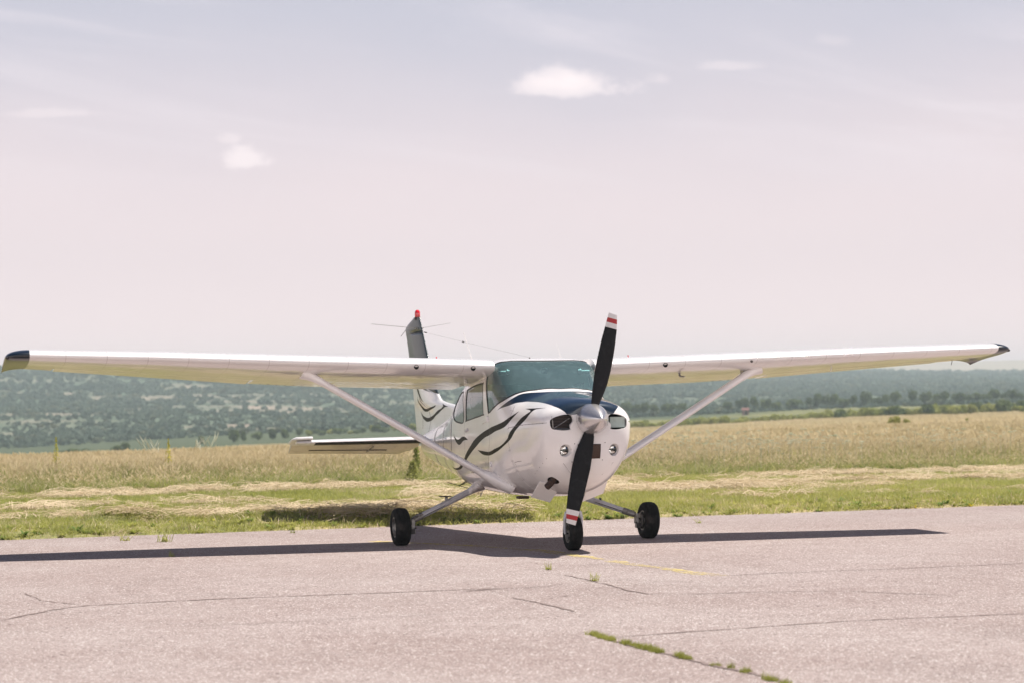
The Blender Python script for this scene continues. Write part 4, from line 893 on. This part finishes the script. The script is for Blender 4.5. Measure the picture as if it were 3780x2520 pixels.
# ---------------------------------------------------------------- scattering of uncountable ground cover
HID = bpy.data.collections.new('sources')
def src_mesh(name, V, F, mats, mi=None):
    me = bpy.data.meshes.new(name); me.from_pydata(V, [], F)
    for m in mats: me.materials.append(m)
    if mi is not None: me.polygons.foreach_set('material_index', mi)
    me.update(); return bpy.data.objects.new(name, me)
def scatter(name, srcs, P, rot, scl, idx, label=None, cat=None):
    coll = bpy.data.collections.new('src_'+name)
    for i, o in enumerate(srcs): o.name = 'a%02d_%s' % (i, name); coll.objects.link(o)
    me = bpy.data.meshes.new(name); me.vertices.add(len(P)); me.vertices.foreach_set('co', np.asarray(P, np.float32).ravel())
    a = me.attributes.new('rot', 'FLOAT_VECTOR', 'POINT'); a.data.foreach_set('vector', np.asarray(rot, np.float32).ravel())
    a = me.attributes.new('scl', 'FLOAT_VECTOR', 'POINT'); a.data.foreach_set('vector', np.asarray(scl, np.float32).ravel())
    a = me.attributes.new('idx', 'INT', 'POINT'); a.data.foreach_set('value', np.asarray(idx, np.int32))
    o = link(bpy.data.objects.new(name, me)); ng = bpy.data.node_groups.new('scatter_'+name, 'GeometryNodeTree')
    ng.interface.new_socket('Geometry', in_out='INPUT', socket_type='NodeSocketGeometry'); ng.interface.new_socket('Geometry', in_out='OUTPUT', socket_type='NodeSocketGeometry')
    gi = ng.nodes.new('NodeGroupInput'); go = ng.nodes.new('NodeGroupOutput'); ip = ng.nodes.new('GeometryNodeInstanceOnPoints'); ci = ng.nodes.new('GeometryNodeCollectionInfo')
    ci.inputs[0].default_value = coll; ci.inputs['Separate Children'].default_value = True; ci.inputs['Reset Children'].default_value = True; ip.inputs['Pick Instance'].default_value = True
    def na(nm, ty): n = ng.nodes.new('GeometryNodeInputNamedAttribute'); n.data_type = ty; n.inputs['Name'].default_value = nm; return n.outputs['Attribute']
    ng.links.new(gi.outputs[0], ip.inputs['Points']); ng.links.new(ci.outputs[0], ip.inputs['Instance']); ng.links.new(na('idx', 'INT'), ip.inputs['Instance Index'])
    ng.links.new(na('rot', 'FLOAT_VECTOR'), ip.inputs['Rotation']); ng.links.new(na('scl', 'FLOAT_VECTOR'), ip.inputs['Scale']); ng.links.new(ip.outputs[0], go.inputs[0])
    md = o.modifiers.new('scatter', 'NODES'); md.node_group = ng; return tag(o, label=label, cat=cat, kind='stuff')
def leafmat(name, col, col2, scale=.35, trans=.3, rough=.7):
    m = mat(name, col, rough, spec=.25); t = NT(m.node_tree); b = t.n['Principled BSDF']
    inf = t.add('ShaderNodeObjectInfo'); pos = t.add('ShaderNodeNewGeometry').outputs['Position']
    n = t.noise(pos, scale, 3, .6); f = t.math('ADD', t.math('MULTIPLY', t.math('SUBTRACT', n, .5), 3.), t.math('ADD', t.math('MULTIPLY', inf.outputs['Random'], .8), .1), clamp=True)
    cc_ = t.mix(f, (*col, 1), (*col2, 1)); t.link(cc_, b.inputs['Base Color'])
    tl = t.add('ShaderNodeBsdfTranslucent'); t.link(cc_, tl.inputs[0]); mx = t.add('ShaderNodeMixShader'); mx.inputs[0].default_value = trans
    t.link(b.outputs[0], mx.inputs[1]); t.link(tl.outputs[0], mx.inputs[2]); t.link(mx.outputs[0], t.n['Material Output'].inputs[0]); return m
G = {}
G['green'] = leafmat('green_grass_blade', (.29, .31, .065), (.46, .46, .13), .35, .45)
G['dgreen'] = leafmat('deep_green_weed_leaf', (.13, .20, .040), (.26, .33, .08), .35, .4)
G['straw'] = leafmat('cut_straw', (.52, .42, .275), (.66, .55, .39), trans=.25)
G['tan'] = leafmat('ripe_grass_stem', (.52, .45, .24), (.64, .57, .34), .06, .5)
G['head'] = leafmat('seed_head', (.73, .63, .43), (.60, .51, .31), .05, .5)
G['olive'] = leafmat('olive_grass_blade', (.30, .33, .10), (.46, .46, .18), .08, .5)
G['yellow'] = leafmat('yellow_blossom', (.62, .52, .04), (.50, .50, .05), trans=.2)
G['wflower'] = leafmat('white_umbel', (.62, .62, .50), (.5, .52, .38), trans=.2)
G['bush'] = leafmat('bush_leaf', (.070, .105, .030), (.125, .165, .045), .3)
G['ybush'] = leafmat('yellow_green_bush_leaf', (.24, .27, .05), (.36, .36, .09), .3)
G['scrub'] = leafmat('hillside_scrub_leaf', (.098, .142, .104), (.140, .185, .132), .02)
G['scrub2'] = leafmat('pale_scrub_leaf', (.12, .15, .09), (.17, .19, .12), .02)
G['bark'] = mat('bark', (.09, .07, .055), .9)
rn = np.random.RandomState(7)
def tuft(n, rad, h, wd, m, lean=.35, hv=.4, curve=.5, heads=None, V=None, F=None, Mi=None, low=0.):
    V = [] if V is None else V; F = [] if F is None else F; Mi = [] if Mi is None else Mi
    for _ in range(n):
        r = rad*math.sqrt(rn.rand()); a = rn.rand()*6.283; x, y = r*math.cos(a), r*math.sin(a); H = h*(1-hv+2*hv*rn.rand()); th = rn.rand()*6.283
        le = lean*rn.rand()*H; ph_ = rn.rand()*6.283; wx, wy = math.cos(th)*wd/2, math.sin(th)*wd/2; k = len(V)
        for q, ww in ((0, 1.), (.55, .85), (1., .12)):
            bx = x+math.cos(ph_)*le*(q**(1+curve)); by = y+math.sin(ph_)*le*(q**(1+curve)); z = low+H*q*(1-.15*le/H*q)
            V += [(bx-wx*ww, by-wy*ww, z), (bx+wx*ww, by+wy*ww, z)]
        F += [(k, k+1, k+3, k+2), (k+2, k+3, k+5, k+4)]; Mi += [m, m]
        if heads and rn.rand() < heads[0]:
            hl, hw, hm = heads[1:]; k = len(V); tx = x+math.cos(ph_)*le; ty = y+math.sin(ph_)*le; tz = low+H*(1-.15*le/H); dx = math.cos(ph_)*.35*hl; dy = math.sin(ph_)*.35*hl
            V += [(tx-dx, ty-dy, tz-hl*.6), (tx-wx/wd*hw*2, ty-wy/wd*hw*2, tz-hl*.1), (tx+dx, ty+dy, tz+hl*.5), (tx+wx/wd*hw*2, ty+wy/wd*hw*2, tz-hl*.1)]
            F += [(k, k+1, k+2, k+3)]; Mi += [hm]
            V += [(tx-dx, ty-dy, tz-hl*.6), (tx-wy/wd*hw*2, ty+wx/wd*hw*2, tz-hl*.1), (tx+dx, ty+dy, tz+hl*.5), (tx+wy/wd*hw*2, ty-wx/wd*hw*2, tz-hl*.1)]
            F += [(k+4, k+5, k+6, k+7)]; Mi += [hm]
    return V, F, Mi
def hay(n, L, wd):
    V = []; F = []
    for _ in range(n):
        a = rn.rand()*6.283; l = L*(.5+rn.rand()); x, y = (rn.rand(2)-.5)*.5; z = .01+.07*rn.rand(); dz = (rn.rand()-.5)*.10; k = len(V)
        c_, s_ = math.cos(a), math.sin(a); px_, py_ = -s_*wd/2, c_*wd/2
        for q in (-.5, 0, .5): V += [(x+c_*l*q-px_, y+s_*l*q-py_, z+dz*q+(.03 if q == 0 else 0)), (x+c_*l*q+px_, y+s_*l*q+py_, z+dz*q+(.03 if q == 0 else 0)+wd*.4)]
        F += [(k, k+1, k+3, k+2), (k+2, k+3, k+5, k+4)]
    return V, F
def region_pts(n, s0, s1, a0, a1, pw=1.):
    s = (s0**(1+pw)+(s1**(1+pw)-s0**(1+pw))*rn.rand(n))**(1/(1+pw)); a = a0+(a1-a0)*rn.rand(n)
    return CX+s*(HF.x+a*HR.x), CY+s*(HF.y+a*HR.y), s, a
def put(name, srcs, x, y, smin, smax, label, cat, idx=None, tilt=.0, sink=.0, zf=1.):
    n = len(x); z = ground_z(x, y)-sink; sz = smin+(smax-smin)*rn.rand(n); rot = np.stack([(rn.rand(n)-.5)*tilt, (rn.rand(n)-.5)*tilt, rn.rand(n)*6.283], 1)
    scl = np.stack([sz, sz, sz*zf*(.75+.5*rn.rand(n))], 1)
    return scatter(name, srcs, np.stack([x, y, z], 1), rot, scl, rn.randint(0, len(srcs), n) if idx is None else idx, label, cat)
# mown verge: short green regrowth with cut hay lying in loose rows
sh = [src_mesh('s', *(lambda r: (r[0], r[1], [G['green'], G['straw']], r[2]))(tuft(26, .16, .075, .007, 0, 1.2))) for _ in range(4)]
sh += [src_mesh('s', *(lambda r: (r[0], r[1], [G['olive'], G['straw']], r[2]))(tuft(18, .16, .10, .006, 0, .8, V=None))) for _ in range(2)]
sh += [src_mesh('s', *(lambda r: (r[0], r[1], [G['straw'], G['straw']], r[2]))(tuft(14, .16, .09, .006, 0, 1.3))) for _ in range(2)]
x, y, s_, a_2 = region_pts(82000, 22, 50, -.40, .40); oe_ = off_edge(x, y); k = (oe_ > .02) & (oe_ < 14.6); x, y, oe_ = x[k], y[k], oe_[k]
g1 = fbm(x*.35, y*.9, 41, 3)
idx = np.where(oe_ < 1.2+2.6*g1*rn.rand(len(x)), rn.randint(0, 7, len(x)), np.where(g1 > .42, rn.randint(0, 6, len(x)), rn.randint(2, 8, len(x))))
put('mown_grass', sh, x, y, .7, 1.5, 'short mown grass regrowing green beside the runway', 'grass', idx, sink=.01, zf=.62)
hy = [src_mesh('h', *(lambda r: (r[0], r[1], [G['straw']]))(hay(46, .34, .007))) for _ in range(5)]
x, y, s_, a_2 = region_pts(70000, 23, 50, -.40, .40); oe_ = off_edge(x, y)
w1 = 3.2+.5*np.sin(y*.5)+1.1*(fbm(y*.25, y*0, 51, 2)-.5); w2 = 7.2+1.2*(fbm(y*.2, y*0+4, 52, 2)-.5); w3 = 11.3+1.5*(fbm(y*.2, y*0+9, 53, 2)-.5)
dens = np.maximum.reduce([np.exp(-((oe_-w1)/.45)**2)*.85, np.exp(-((oe_-w2)/1.1)**2)*.9, np.exp(-((oe_-w3)/1.3)**2)*.95])*np.clip((fbm(x*.7, y*.35, 54, 3)-.42)*4.5, 0.03, .8)
dens = np.maximum(dens, .9*np.exp(-((x+6.9)/.35)**2-((y+3.75)/.55)**2)); dens = np.maximum(dens, .55*np.exp(-((oe_-1.25)/.5)**2)*(y > -2.9)*(y < 1.5))
k = (rn.rand(len(x)) < dens*.20) & (oe_ > .6) & (oe_ < 14.8); x, y = x[k], y[k]
put('cut_hay', hy, x, y, .7, 1.3, 'pale cut hay lying in loose rows on the mown verge', 'hay', tilt=.3)
# leafy weeds along the runway edge
def rosette(n, L, wd, m=0):
    V = []; F = []
    for i in range(n):
        a = rn.rand()*6.283; e = .25+.9*rn.rand(); l = L*(.5+.6*rn.rand()); c_, s_ = math.cos(a), math.sin(a); k = len(V); w2_ = wd*(.6+.6*rn.rand())
        for q, ww in ((0, .15), (.4, 1), (.75, .8), (1, .05)):
            r = l*q*math.cos(e*(1-.3*q)); z = l*q*math.sin(e*(1-.45*q)); V += [(c_*r-s_*w2_*ww/2, s_*r+c_*w2_*ww/2, z), (c_*r+s_*w2_*ww/2, s_*r-c_*w2_*ww/2, z)]
        F += [(k, k+1, k+3, k+2), (k+2, k+3, k+5, k+4), (k+4, k+5, k+7, k+6)]
    return V, F
wd_ = [src_mesh('w', *rosette(26, .16, .035), [G['dgreen']]) for _ in range(3)]+[src_mesh('w', *rosette(22, .13, .03), [G['green']]) for _ in range(2)]+[src_mesh('w', *rosette(9, .10, .02), [G['yellow']])]
n = 1300; yy = rn.rand(n)*34-13; dd = np.abs(rn.randn(n))*.65-.03; xx = EDGE(yy)-dd; k = (rn.rand(n) < .25+.9*fbm(yy*.8, yy*0, 61, 3)**1.3)
put('verge_weeds', wd_, xx[k], yy[k], .35, .95, 'leafy green weeds along the runway edge', 'weeds', rn.choice(6, k.sum(), p=[.10, .10, .10, .33, .33, .04]), tilt=.2)
# tall meadow: green skirt in front, ripe tan heads above
def meadow(nst, rad, h, wd, hl, hw, ng, gh, mg='green'):
    V, F, Mi = tuft(nst, rad, h, wd, 0, .30, .18, .8, heads=(.85, hl, hw, 1)); tuft(ng, rad, gh, wd*1.6, 2, .6, .35, .6, V=V, F=F, Mi=Mi)
    return V, F, [G['tan'], G['head'], G[mg]], Mi
tl_g = [src_mesh('t', *(lambda r: (r[0], r[1], [G['green'], G['olive'], G['dgreen'], G['straw']], r[2]))(tuft(9, .22, .55, .008, 3, .4, .4, **dict(zip('VF', tuft(34, .22, .50, .010, q, .6, .5)[:2])), Mi=[q]*68))) for q in (0, 1, 2, 1)]
tl = [src_mesh('t', *meadow(16, .22, .60, .006, .13, .012, 14, .34)) for _ in range(3)]+[src_mesh('t', *meadow(12, .22, .55, .006, .12, .012, 20, .42, 'olive')) for _ in range(3)]+[src_mesh('t', *meadow(5, .22, .50, .006, .10, .012, 30, .42, 'dgreen')) for _ in range(2)]
x, y, s_, a_2 = region_pts(74000, 37, 66, -.37, .37); oe_ = off_edge(x, y)+1.0*(fbm(y*.4, x*.1, 71, 3)-.5)*1.6; k = (oe_ > 14.0); x, y, oe_ = x[k], y[k], oe_[k]
g2 = fbm(x*.3, y*.3, 72, 3); fr = np.clip((oe_-14+3.*(g2-.5))/9., 0, 1); gg = rn.rand(len(x)) > fr**.5*1.1
idx = np.where(rn.rand(len(x)) > fr*.95+.08, rn.choice([3, 5, 6, 7, 6, 7], len(x)), np.where(g2 > .53, rn.randint(3, 6, len(x)), rn.randint(0, 4, len(x))))
idx = np.where(gg, rn.randint(8, 12, len(x)), idx)
o = put('tall_meadow_grass', tl+tl_g, x, y, .80, 1.1, 'tall ripe meadow grass with tan seed heads', 'grass', idx, sink=.01, zf=.66*(.45+.55*np.clip((oe_-14)/3., 0, 1)))
tl2 = [src_mesh('t', *meadow(50, .75, .62, .013, .15, .03, 34, .38, g)) for g in ('green', 'olive', 'olive')]+[src_mesh('t', *meadow(22, .75, .55, .013, .15, .03, 60, .42, 'olive'))]
x, y, s_, a_2 = region_pts(34000, 64, 150, -.33, .33); g2 = fbm(x/9, y/6, 73, 4)
put('middle_meadow_grass', tl2, x, y, .8, 1.2, 'ripe tan meadow farther out', 'grass', np.where(g2+.15*(rn.rand(len(x))-.5) > .52, 3, rn.randint(0, 3, len(x))), sink=.02, zf=.66)
tl3 = [src_mesh('t', *meadow(70, 2.4, .60, .04, .25, .08, 40, .40, g)) for g in ('olive', 'olive')]+[src_mesh('t', *meadow(24, 2.4, .5, .04, .2, .07, 80, .42, 'olive'))]
x, y, s_, a_2 = region_pts(19000, 145, 418, -.30, .30); g2 = fbm(x/30, y/16, 74, 4)
put('far_meadow_grass', tl3, x, y, .8, 1.2, 'distant tan meadow under the hills', 'grass', np.where(g2+.15*(rn.rand(len(x))-.5) > .51, 2, rn.randint(0, 2, len(x))), sink=.05, zf=.66)
# weeds in the long crack, nearest the camera
ct = []
for _ in range(4):
    V, F, Mi = tuft(30, .045, .05, .005, 0, .9, .5); k = len(V); V2, F2 = rosette(7, .045, .012); V += V2; F += [tuple(i+k for i in f) for f in F2]; Mi += [0]*len(F2); ct.append(src_mesh('c', V, F, [G['green']], Mi))
CR = [(8.872, -2.375), (9.33, -2.377), (9.727, -2.353), (10.103, -2.331), (10.465, -2.297), (10.827, -2.285), (11.074, -2.238), (11.328, -2.212), (11.72, -2.245), (12.6, -2.2), (14, -2.1)]
px_ = []
for i in range(len(CR)-1):
    for q in range(int(math.dist(CR[i], CR[i+1])*130)):
        f = rn.rand(); xx = CR[i][0]+(CR[i+1][0]-CR[i][0])*f; yy = CR[i][1]+(CR[i+1][1]-CR[i][1])*f
        if fbm(np.array([xx*5.]), np.array([0.]), 81, 3)[0] > .44-.06*(xx < 9.2): px_.append((xx, yy+rn.randn()*.013))
px_ = np.array(px_); put('crack_weeds', ct, px_[:, 0], px_[:, 1], .10, .62, 'green weeds growing along the open crack in the asphalt', 'weeds')
# ---------------------------------------------------------------- bushes, trees: single things
def crown_mesh(name, rx, ry, rz, n, leaf, m, seed, clumps=9):
    r_ = np.random.RandomState(seed); C = []
    for _ in range(clumps):
        v = r_.randn(3); v /= np.linalg.norm(v); C.append((v*np.array([.62, .62, .5])*r_.rand()**.4+[0, 0, .05], .34+.28*r_.rand()))
    V = []; F = []
    for _ in range(n):
        c_, rr = C[r_.randint(len(C))]; v = r_.randn(3); v /= np.linalg.norm(v); p = (c_+v*rr*(.72+.33*r_.rand()))
        nn = v+r_.randn(3)*.5; nn /= np.linalg.norm(nn); a = np.cross(nn, r_.randn(3)); a /= np.linalg.norm(a); b_ = np.cross(nn, a); L = leaf*(.6+.8*r_.rand()); k = len(V)
        p = p*[rx, ry, rz]+[0, 0, rz*.88]
        if p[2] < 0: p[2] = abs(p[2])*.5
        V += [tuple(p+a*L), tuple(p+b_*L*.7), tuple(p-a*L), tuple(p-b_*L*.7)]; F.append((k, k+1, k+2, k+3))
    me = bpy.data.meshes.new(name); me.from_pydata(V, [], F); me.materials.append(m); me.update(); return me
BM = {('bush', k): crown_mesh('bush', 1, 1, .8, 620, .13, G['bush'], 100+k) for k in range(4)}
BM.update({('ybush', k): crown_mesh('bush', 1, 1, .7, 620, .13, G['ybush'], 200+k) for k in range(3)})
TC = [crown_mesh('crown', 1, 1, 1.0, 700, .13, G['bush'], 300+k, 12) for k in range(3)]
tb = MB().tube([(0, 0, -.1), (.02, .01, .5), (.0, .04, 1.0)], [.11, .08, .05], 8)
for q in range(4): tb.tube([(0, 0, .45+.1*q), (math.cos(q*1.7)*.35, math.sin(q*1.7)*.35, .85+.1*q)], [.045, .02], 6)
TR = tb.build('trunk', G['bark'], None); TRM = TR.data; bpy.data.objects.remove(TR)
def place(bear, s): return CX+s*(HF.x+bear*HR.x), CY+s*(HF.y+bear*HR.y)
rb = random.Random(3)
def bush(bear, s, w_, h, kind, label, group, var=None):
    x, y = place(bear, s); o = link(bpy.data.objects.new('bush', BM[(kind, rb.randrange(4 if kind == 'bush' else 3) if var is None else var)]))
    z = float(ground_z(np.array([x]), np.array([y]))[0]); o.location = (x, y, z-.1); o.scale = (w_/2, w_/2, h/1.45); o.rotation_euler = (0, 0, rb.random()*6.28); return tag(o, label, 'bush', group)
def tree(bear, s, w_, h, label, group):
    x, y = place(bear, s); z = float(ground_z(np.array([x]), np.array([y]))[0]); e = empty('tree', (x, y, z-.1), label=label, cat='tree', group=group)
    a = link(bpy.data.objects.new('crown', TC[rb.randrange(3)])); a.parent = e; a.location = (0, 0, h*.16); a.scale = (w_/2, w_/2, h*.84/1.8); a.rotation_euler = (0, 0, rb.random()*6.28)
    b_ = link(bpy.data.objects.new('trunk', TRM)); b_.parent = e; b_.scale = (w_*.35, w_*.35, h*.6); return e
K = lambda px: (px-1890)/8583
for px, s, wp, hp, lb in [(462, 430, 46, 33, 'round dark bush standing alone on the green strip left of the tailplane'), (423, 445, 44, 20, 'low dark bush just left of the lone round bush'), (738, 500, 28, 20, 'small dark bush between the lone round bush and the pair left of the tailplane tip'),
        (862, 500, 52, 40, 'largest round dark bush left of the tailplane tip'), (895, 515, 26, 24, 'small bush touching the right side of the largest round bush'), (942, 510, 44, 24, 'low wide bush right of the largest round bush'), (1003, 520, 40, 30, 'dark bush second right of the largest round bush'),
        (1047, 525, 40, 22, 'flat dark bush just above the white elevator horn')]:
    bush(K(px), s, wp/8583*s, (hp+15)/8583*s, 'bush', lb, 'lone bushes on the green strip')
for px, wp, hp, lb in [(225, 50, 12, 'left low bush of the short row of three at the left foot of the hill'), (270, 60, 18, 'middle and tallest bush of the short row of three at the hill foot'), (310, 46, 12, 'right low bush of the short row of three at the left foot of the hill')]:
    bush(K(px), 460, wp/8583*460, (hp+10)/8583*460, 'bush', lb, 'bush row at the foot of the left hill')
def nth(k): return str(k)+('th' if 10 <= k % 100 <= 20 else {1: 'st', 2: 'nd', 3: 'rd'}.get(k % 10, 'th'))
for i, px in enumerate(range(1110, 1660, 26)):
    s = 545+rb.random()*20; yk = i % 3 == 1; bush(K(px+rb.randint(-8, 8)), s, (26+rb.random()*26)/8583*s, (16+rb.random()*18)/8583*s, 'ybush' if yk else 'bush',
        '%s bush, %s from left in the distant hedge before the cabin' % ('yellow green' if yk else 'dark green', nth(i+1)), 'distant hedge left of the fuselage')
for i, px in enumerate(range(2330, 3060, 25)):
    s = 408+rb.random()*12; bush(K(px+rb.randint(-9, 9)), s, (34+rb.random()*34)/8583*s, (30+rb.random()*18)/8583*s, 'ybush', 'low yellow green bush, %s from left in the hedge right of the propeller' % nth(i+1), 'yellow green hedge bushes')
for i, px in enumerate(range(3060, 3830, 21)):
    s = 408+rb.random()*14; dk = rb.random() < .45; bush(K(px+rb.randint(-9, 9)), s, (36+rb.random()*40)/8583*s, (34+rb.random()*24)/8583*s, 'bush' if dk else 'ybush',
        '%s bush, %s from the left in the near hedge under the right wing tip' % ('dark' if dk else 'light green', nth(i+1)), 'tall near hedge bushes')
for i, px in enumerate(list(range(2315, 2620, 34))+list(range(2690, 2900, 30))+list(range(2910, 3160, 33))+list(range(3200, 3320, 34))+list(range(3370, 3830, 30))):
    s = 640+rb.random()*20; tree(K(px+rb.randint(-8, 8)), s, (30+rb.random()*26)/8583*s, (38+rb.random()*26)/8583*s, 'dark round tree, %s from the left in the far row below the blue hill' % nth(i+1), 'far row of dark trees')
bush(K(3300), 165, 60/8583*165, 1.45, 'ybush', 'bright yellow green bush alone in the tan meadow at right', None, 0); bush(K(3342), 166, 38/8583*165, 1.15, 'ybush', 'small bright bush touching the lone yellow green bush', None, 1); bush(K(3565), 166, 22/8583*165, 1.1, 'ybush', 'tiny yellow green shrub in the meadow near the right edge', None, 2)
# tall single plants standing above the meadow
def spire(px, s, h, m, label, flowers=True, name='wild_flower', w_=.075):
    x, y = place(K(px), s); z = float(ground_z(np.array([x]), np.array([y]))[0]); e = empty(name, (x, y, z), label=label, cat='wild plant')
    MB().tube([(0, 0, 0), (.01, 0, h*.5), (0, .01, h)], [.008, .006, .003], 6).build('stem', G['dgreen'], e)
    V, F = [], []
    for i in range(170 if flowers else 240):
        q = (rn.rand()**.9); zz = h*(.50+.5*q) if flowers else h*(.18+.82*q); r = w_*(1.05-q)*(.4+rn.rand()*.8) if flowers else w_*(1.15-q*.8)*rn.rand()**.5; a = rn.rand()*6.28; c_ = np.array([r*math.cos(a), r*math.sin(a), zz]); u_ = rn.randn(3); u_ /= np.linalg.norm(u_); v_ = np.cross(u_, rn.randn(3)); v_ /= np.linalg.norm(v_); L = .016 if flowers else .035; k = len(V)
        V += [tuple(c_+u_*L), tuple(c_+v_*L*.6), tuple(c_-u_*L), tuple(c_-v_*L*.6)]; F.append((k, k+1, k+2, k+3))
    mesh_obj('blossom' if flowers else 'leaves', V, F, G[m], e, False); return e
spire(203, 46, 1.0, 'yellow', 'tall yellow flower spire standing above the meadow at far left'); spire(617, 46, .93, 'yellow', 'tall yellow flower spire above the meadow between left edge and tailplane')
spire(1531, 44, .70, 'olive', 'tall leafy green plant rising beside the tail behind the strut', False, 'leafy_weed', .10); spire(1518, 43, .46, 'olive', 'shorter leafy plant just left of the tall leafy plant by the tail', False, 'leafy_weed', .14)
for j, (px, h) in enumerate([(520, .95), (545, .88), (560, .9), (575, .86), (718, .90), (735, .88), (757, .94), (770, .9), (787, 1.0)]):
    x, y = place(K(px), 45+.3*j); z = 0.; V, F, Mi = tuft(3, .03, h, .006, 0, .12, .04, .8, heads=(1., .20, .014, 1)); o = mesh_obj('tall_grass_stalk', V, F, [G['tan'], G['wflower']], None, False, Mi); o.location = (x, y, z)
    tag(o, 'pale feathery grass stalk above the meadow, %s from the left of nine before the tailplane' % ('1st', '2nd', '3rd', '4th', '5th', '6th', '7th', '8th', '9th')[j], 'grass stalk', 'pale feathery stalks above the meadow')
# white umbels
um = []
for _ in range(3):
    V, F = [], []
    for q in range(26):
        a = rn.rand()*6.28; r = .045*math.sqrt(rn.rand()); k = len(V); c_ = (r*math.cos(a), r*math.sin(a), .62+.02*rn.rand()-r*.3); L = .010
        V += [(c_[0]-L, c_[1]-L, c_[2]), (c_[0]+L, c_[1]-L, c_[2]+.006), (c_[0]+L, c_[1]+L, c_[2]), (c_[0]-L, c_[1]+L, c_[2]+.006)]; F.append((k, k+1, k+2, k+3))
    k = len(V); V += [(-.003, 0, 0), (.003, 0, 0), (.003, 0, .61), (-.003, 0, .61)]; F.append((k, k+1, k+2, k+3)); um.append(src_mesh('u', V, F, [G['wflower']]))
x, y, s_, a_2 = region_pts(1300, 42.5, 62, .0, .24); k = (off_edge(x, y) > 14.3) & (rn.rand(len(x)) < .12+.9*np.exp(-((a_2-.10)/.035)**2)+.5*np.exp(-((a_2-.19)/.03)**2)); put('white_wildflowers', um, x[k], y[k], .75, 1.15, 'white flower heads scattered in the meadow right of the aircraft', 'flowers')
# hillside scrub
sb = []
for q in range(4):
    m_ = crown_mesh('scrub', 1, 1, .75, 70, .34, [G['scrub'], G['scrub'], G['scrub2'], G['scrub']][q], 400+q, 6); sb.append(bpy.data.objects.new('scrub', m_))
x, y, s_, a_2 = region_pts(110000, 610, 2300, -.29, .29, .35); d_ = fbm(x/70, y/70, 91, 4); br = fbm(x/24, y/48, 21, 5); k = (rn.rand(len(x)) < np.clip((d_-.22)*3., .5, 1)) & (rn.rand(len(x)) < np.clip(1.6-(br-.45)*8, .12, 1)); x, y, s_ = x[k], y[k], s_[k]
n = len(x); sz = (.65+1.7*rn.rand(n)**2.6)*np.clip(s_/1100, .75, 1.7); z = ground_z(x, y)-.3
scatter('hillside_scrub', sb, np.stack([x, y, z], 1), np.stack([x*0, x*0, rn.rand(n)*6.28], 1), np.stack([sz, sz, sz*.9], 1), rn.choice(4, n, p=[.3, .3, .12, .28]), 'scrub and low woods covering the hills', 'scrub')
# farm hut far to the right of the propeller
hx, hy_ = place(K(2747), 560); hz = float(ground_z(np.array([hx]), np.array([hy_]))[0]); HUT = empty('farm_hut', (hx, hy_, hz), label='small far hut with reddish roof in the distance right of the propeller', cat='hut')
HUT.rotation_euler = (0, 0, math.atan2(HR.y, HR.x)); HUT.scale = (.7, .7, .7)
MB().box((0, 0, .9), (2.2, 1.6, 1.9)).build('wall', mat('hut_wall', (.24, .17, .15), .9), HUT, smooth=False); MB().add([(-1.3, -1., 1.8), (1.3, -1., 1.8), (1.3, 1., 1.8), (-1.3, 1., 1.8), (-1.3, 0, 2.5), (1.3, 0, 2.5)], [(0, 1, 5, 4), (2, 3, 4, 5), (0, 4, 3), (1, 2, 5), (0, 3, 2, 1)]).build('roof', mat('hut_roof', (.20, .085, .075), .8), HUT, smooth=False)
MB().box((.2, -.81, .75), (.7, .03, 1.5)).build('door', M['darkmetal'], HUT, smooth=False)
o = MB().lathe([(-.05, .02), (.14, .018), (.15, .001)], (-15.8, 7.0, 0), (0, 0, 1), 10).build('marker_stake', M['bwhite'], None); tag(o, 'tiny white stake in the mown verge right of the nose wheel', 'stake')
# single weeds on the asphalt
def weed(x, y, sz, m, label, k=0):
    V, F, Mi = tuft(24, .05, .07, .005, 0, 1.1, .5); q = len(V); V2, F2 = rosette(10, .06, .016); V += V2; F += [tuple(i+q for i in f) for f in F2]; Mi += [0]*len(F2)
    o = mesh_obj('weed', V, F, G[m], None, False); o.location = (x, y, 0); o.scale = (sz, sz, sz); return tag(o, label, 'weed')
weed(-3.45, -3.65, 1.9, 'olive', 'largest weed clump on the asphalt, near the grass at left'); weed(-3.9, -4.05, 1.2, 'green', 'small weed just left of the largest asphalt clump'); weed(3.0, -1.0, .8, 'green', 'tiny weed on the asphalt in front of the nose wheel')
weed(4.5, -1.03, .9, 'green', 'tiny weed in the crack below the nose wheel'); weed(-4.6, -2.0, .9, 'olive', 'tiny weed between the grass and the left main wheel'); weed(-.6, -3.9, .8, 'olive', 'tiny weed at the front edge of the left wing shadow'); weed(-4.3, 3.0, .9, 'olive', 'tiny weed on the asphalt between nose wheel and right main wheel')

# ---------------------------------------------------------------- summer haze
zl, zh = float(gz.min())-1.5, float(gz[:, (np.abs(PH[0]) < .5)].max())+5
hm = bpy.data.materials.new('summer_haze'); hm.use_nodes = True; t = NT(hm.node_tree); t.n.clear(); ov = t.add('ShaderNodeOutputMaterial'); pv = t.add('ShaderNodeVolumePrincipled')
pv.inputs['Color'].default_value = (.75, .89, .93, 1); pv.inputs['Density'].default_value = .00036; pv.inputs['Anisotropy'].default_value = 0.; t.link(pv.outputs[0], ov.inputs['Volume'])
HZ = MB().box((0, 0, (zl+zh)/2), (8200, 8200, zh-zl)).build('haze', hm, None, smooth=False); tag(HZ, kind='stuff')
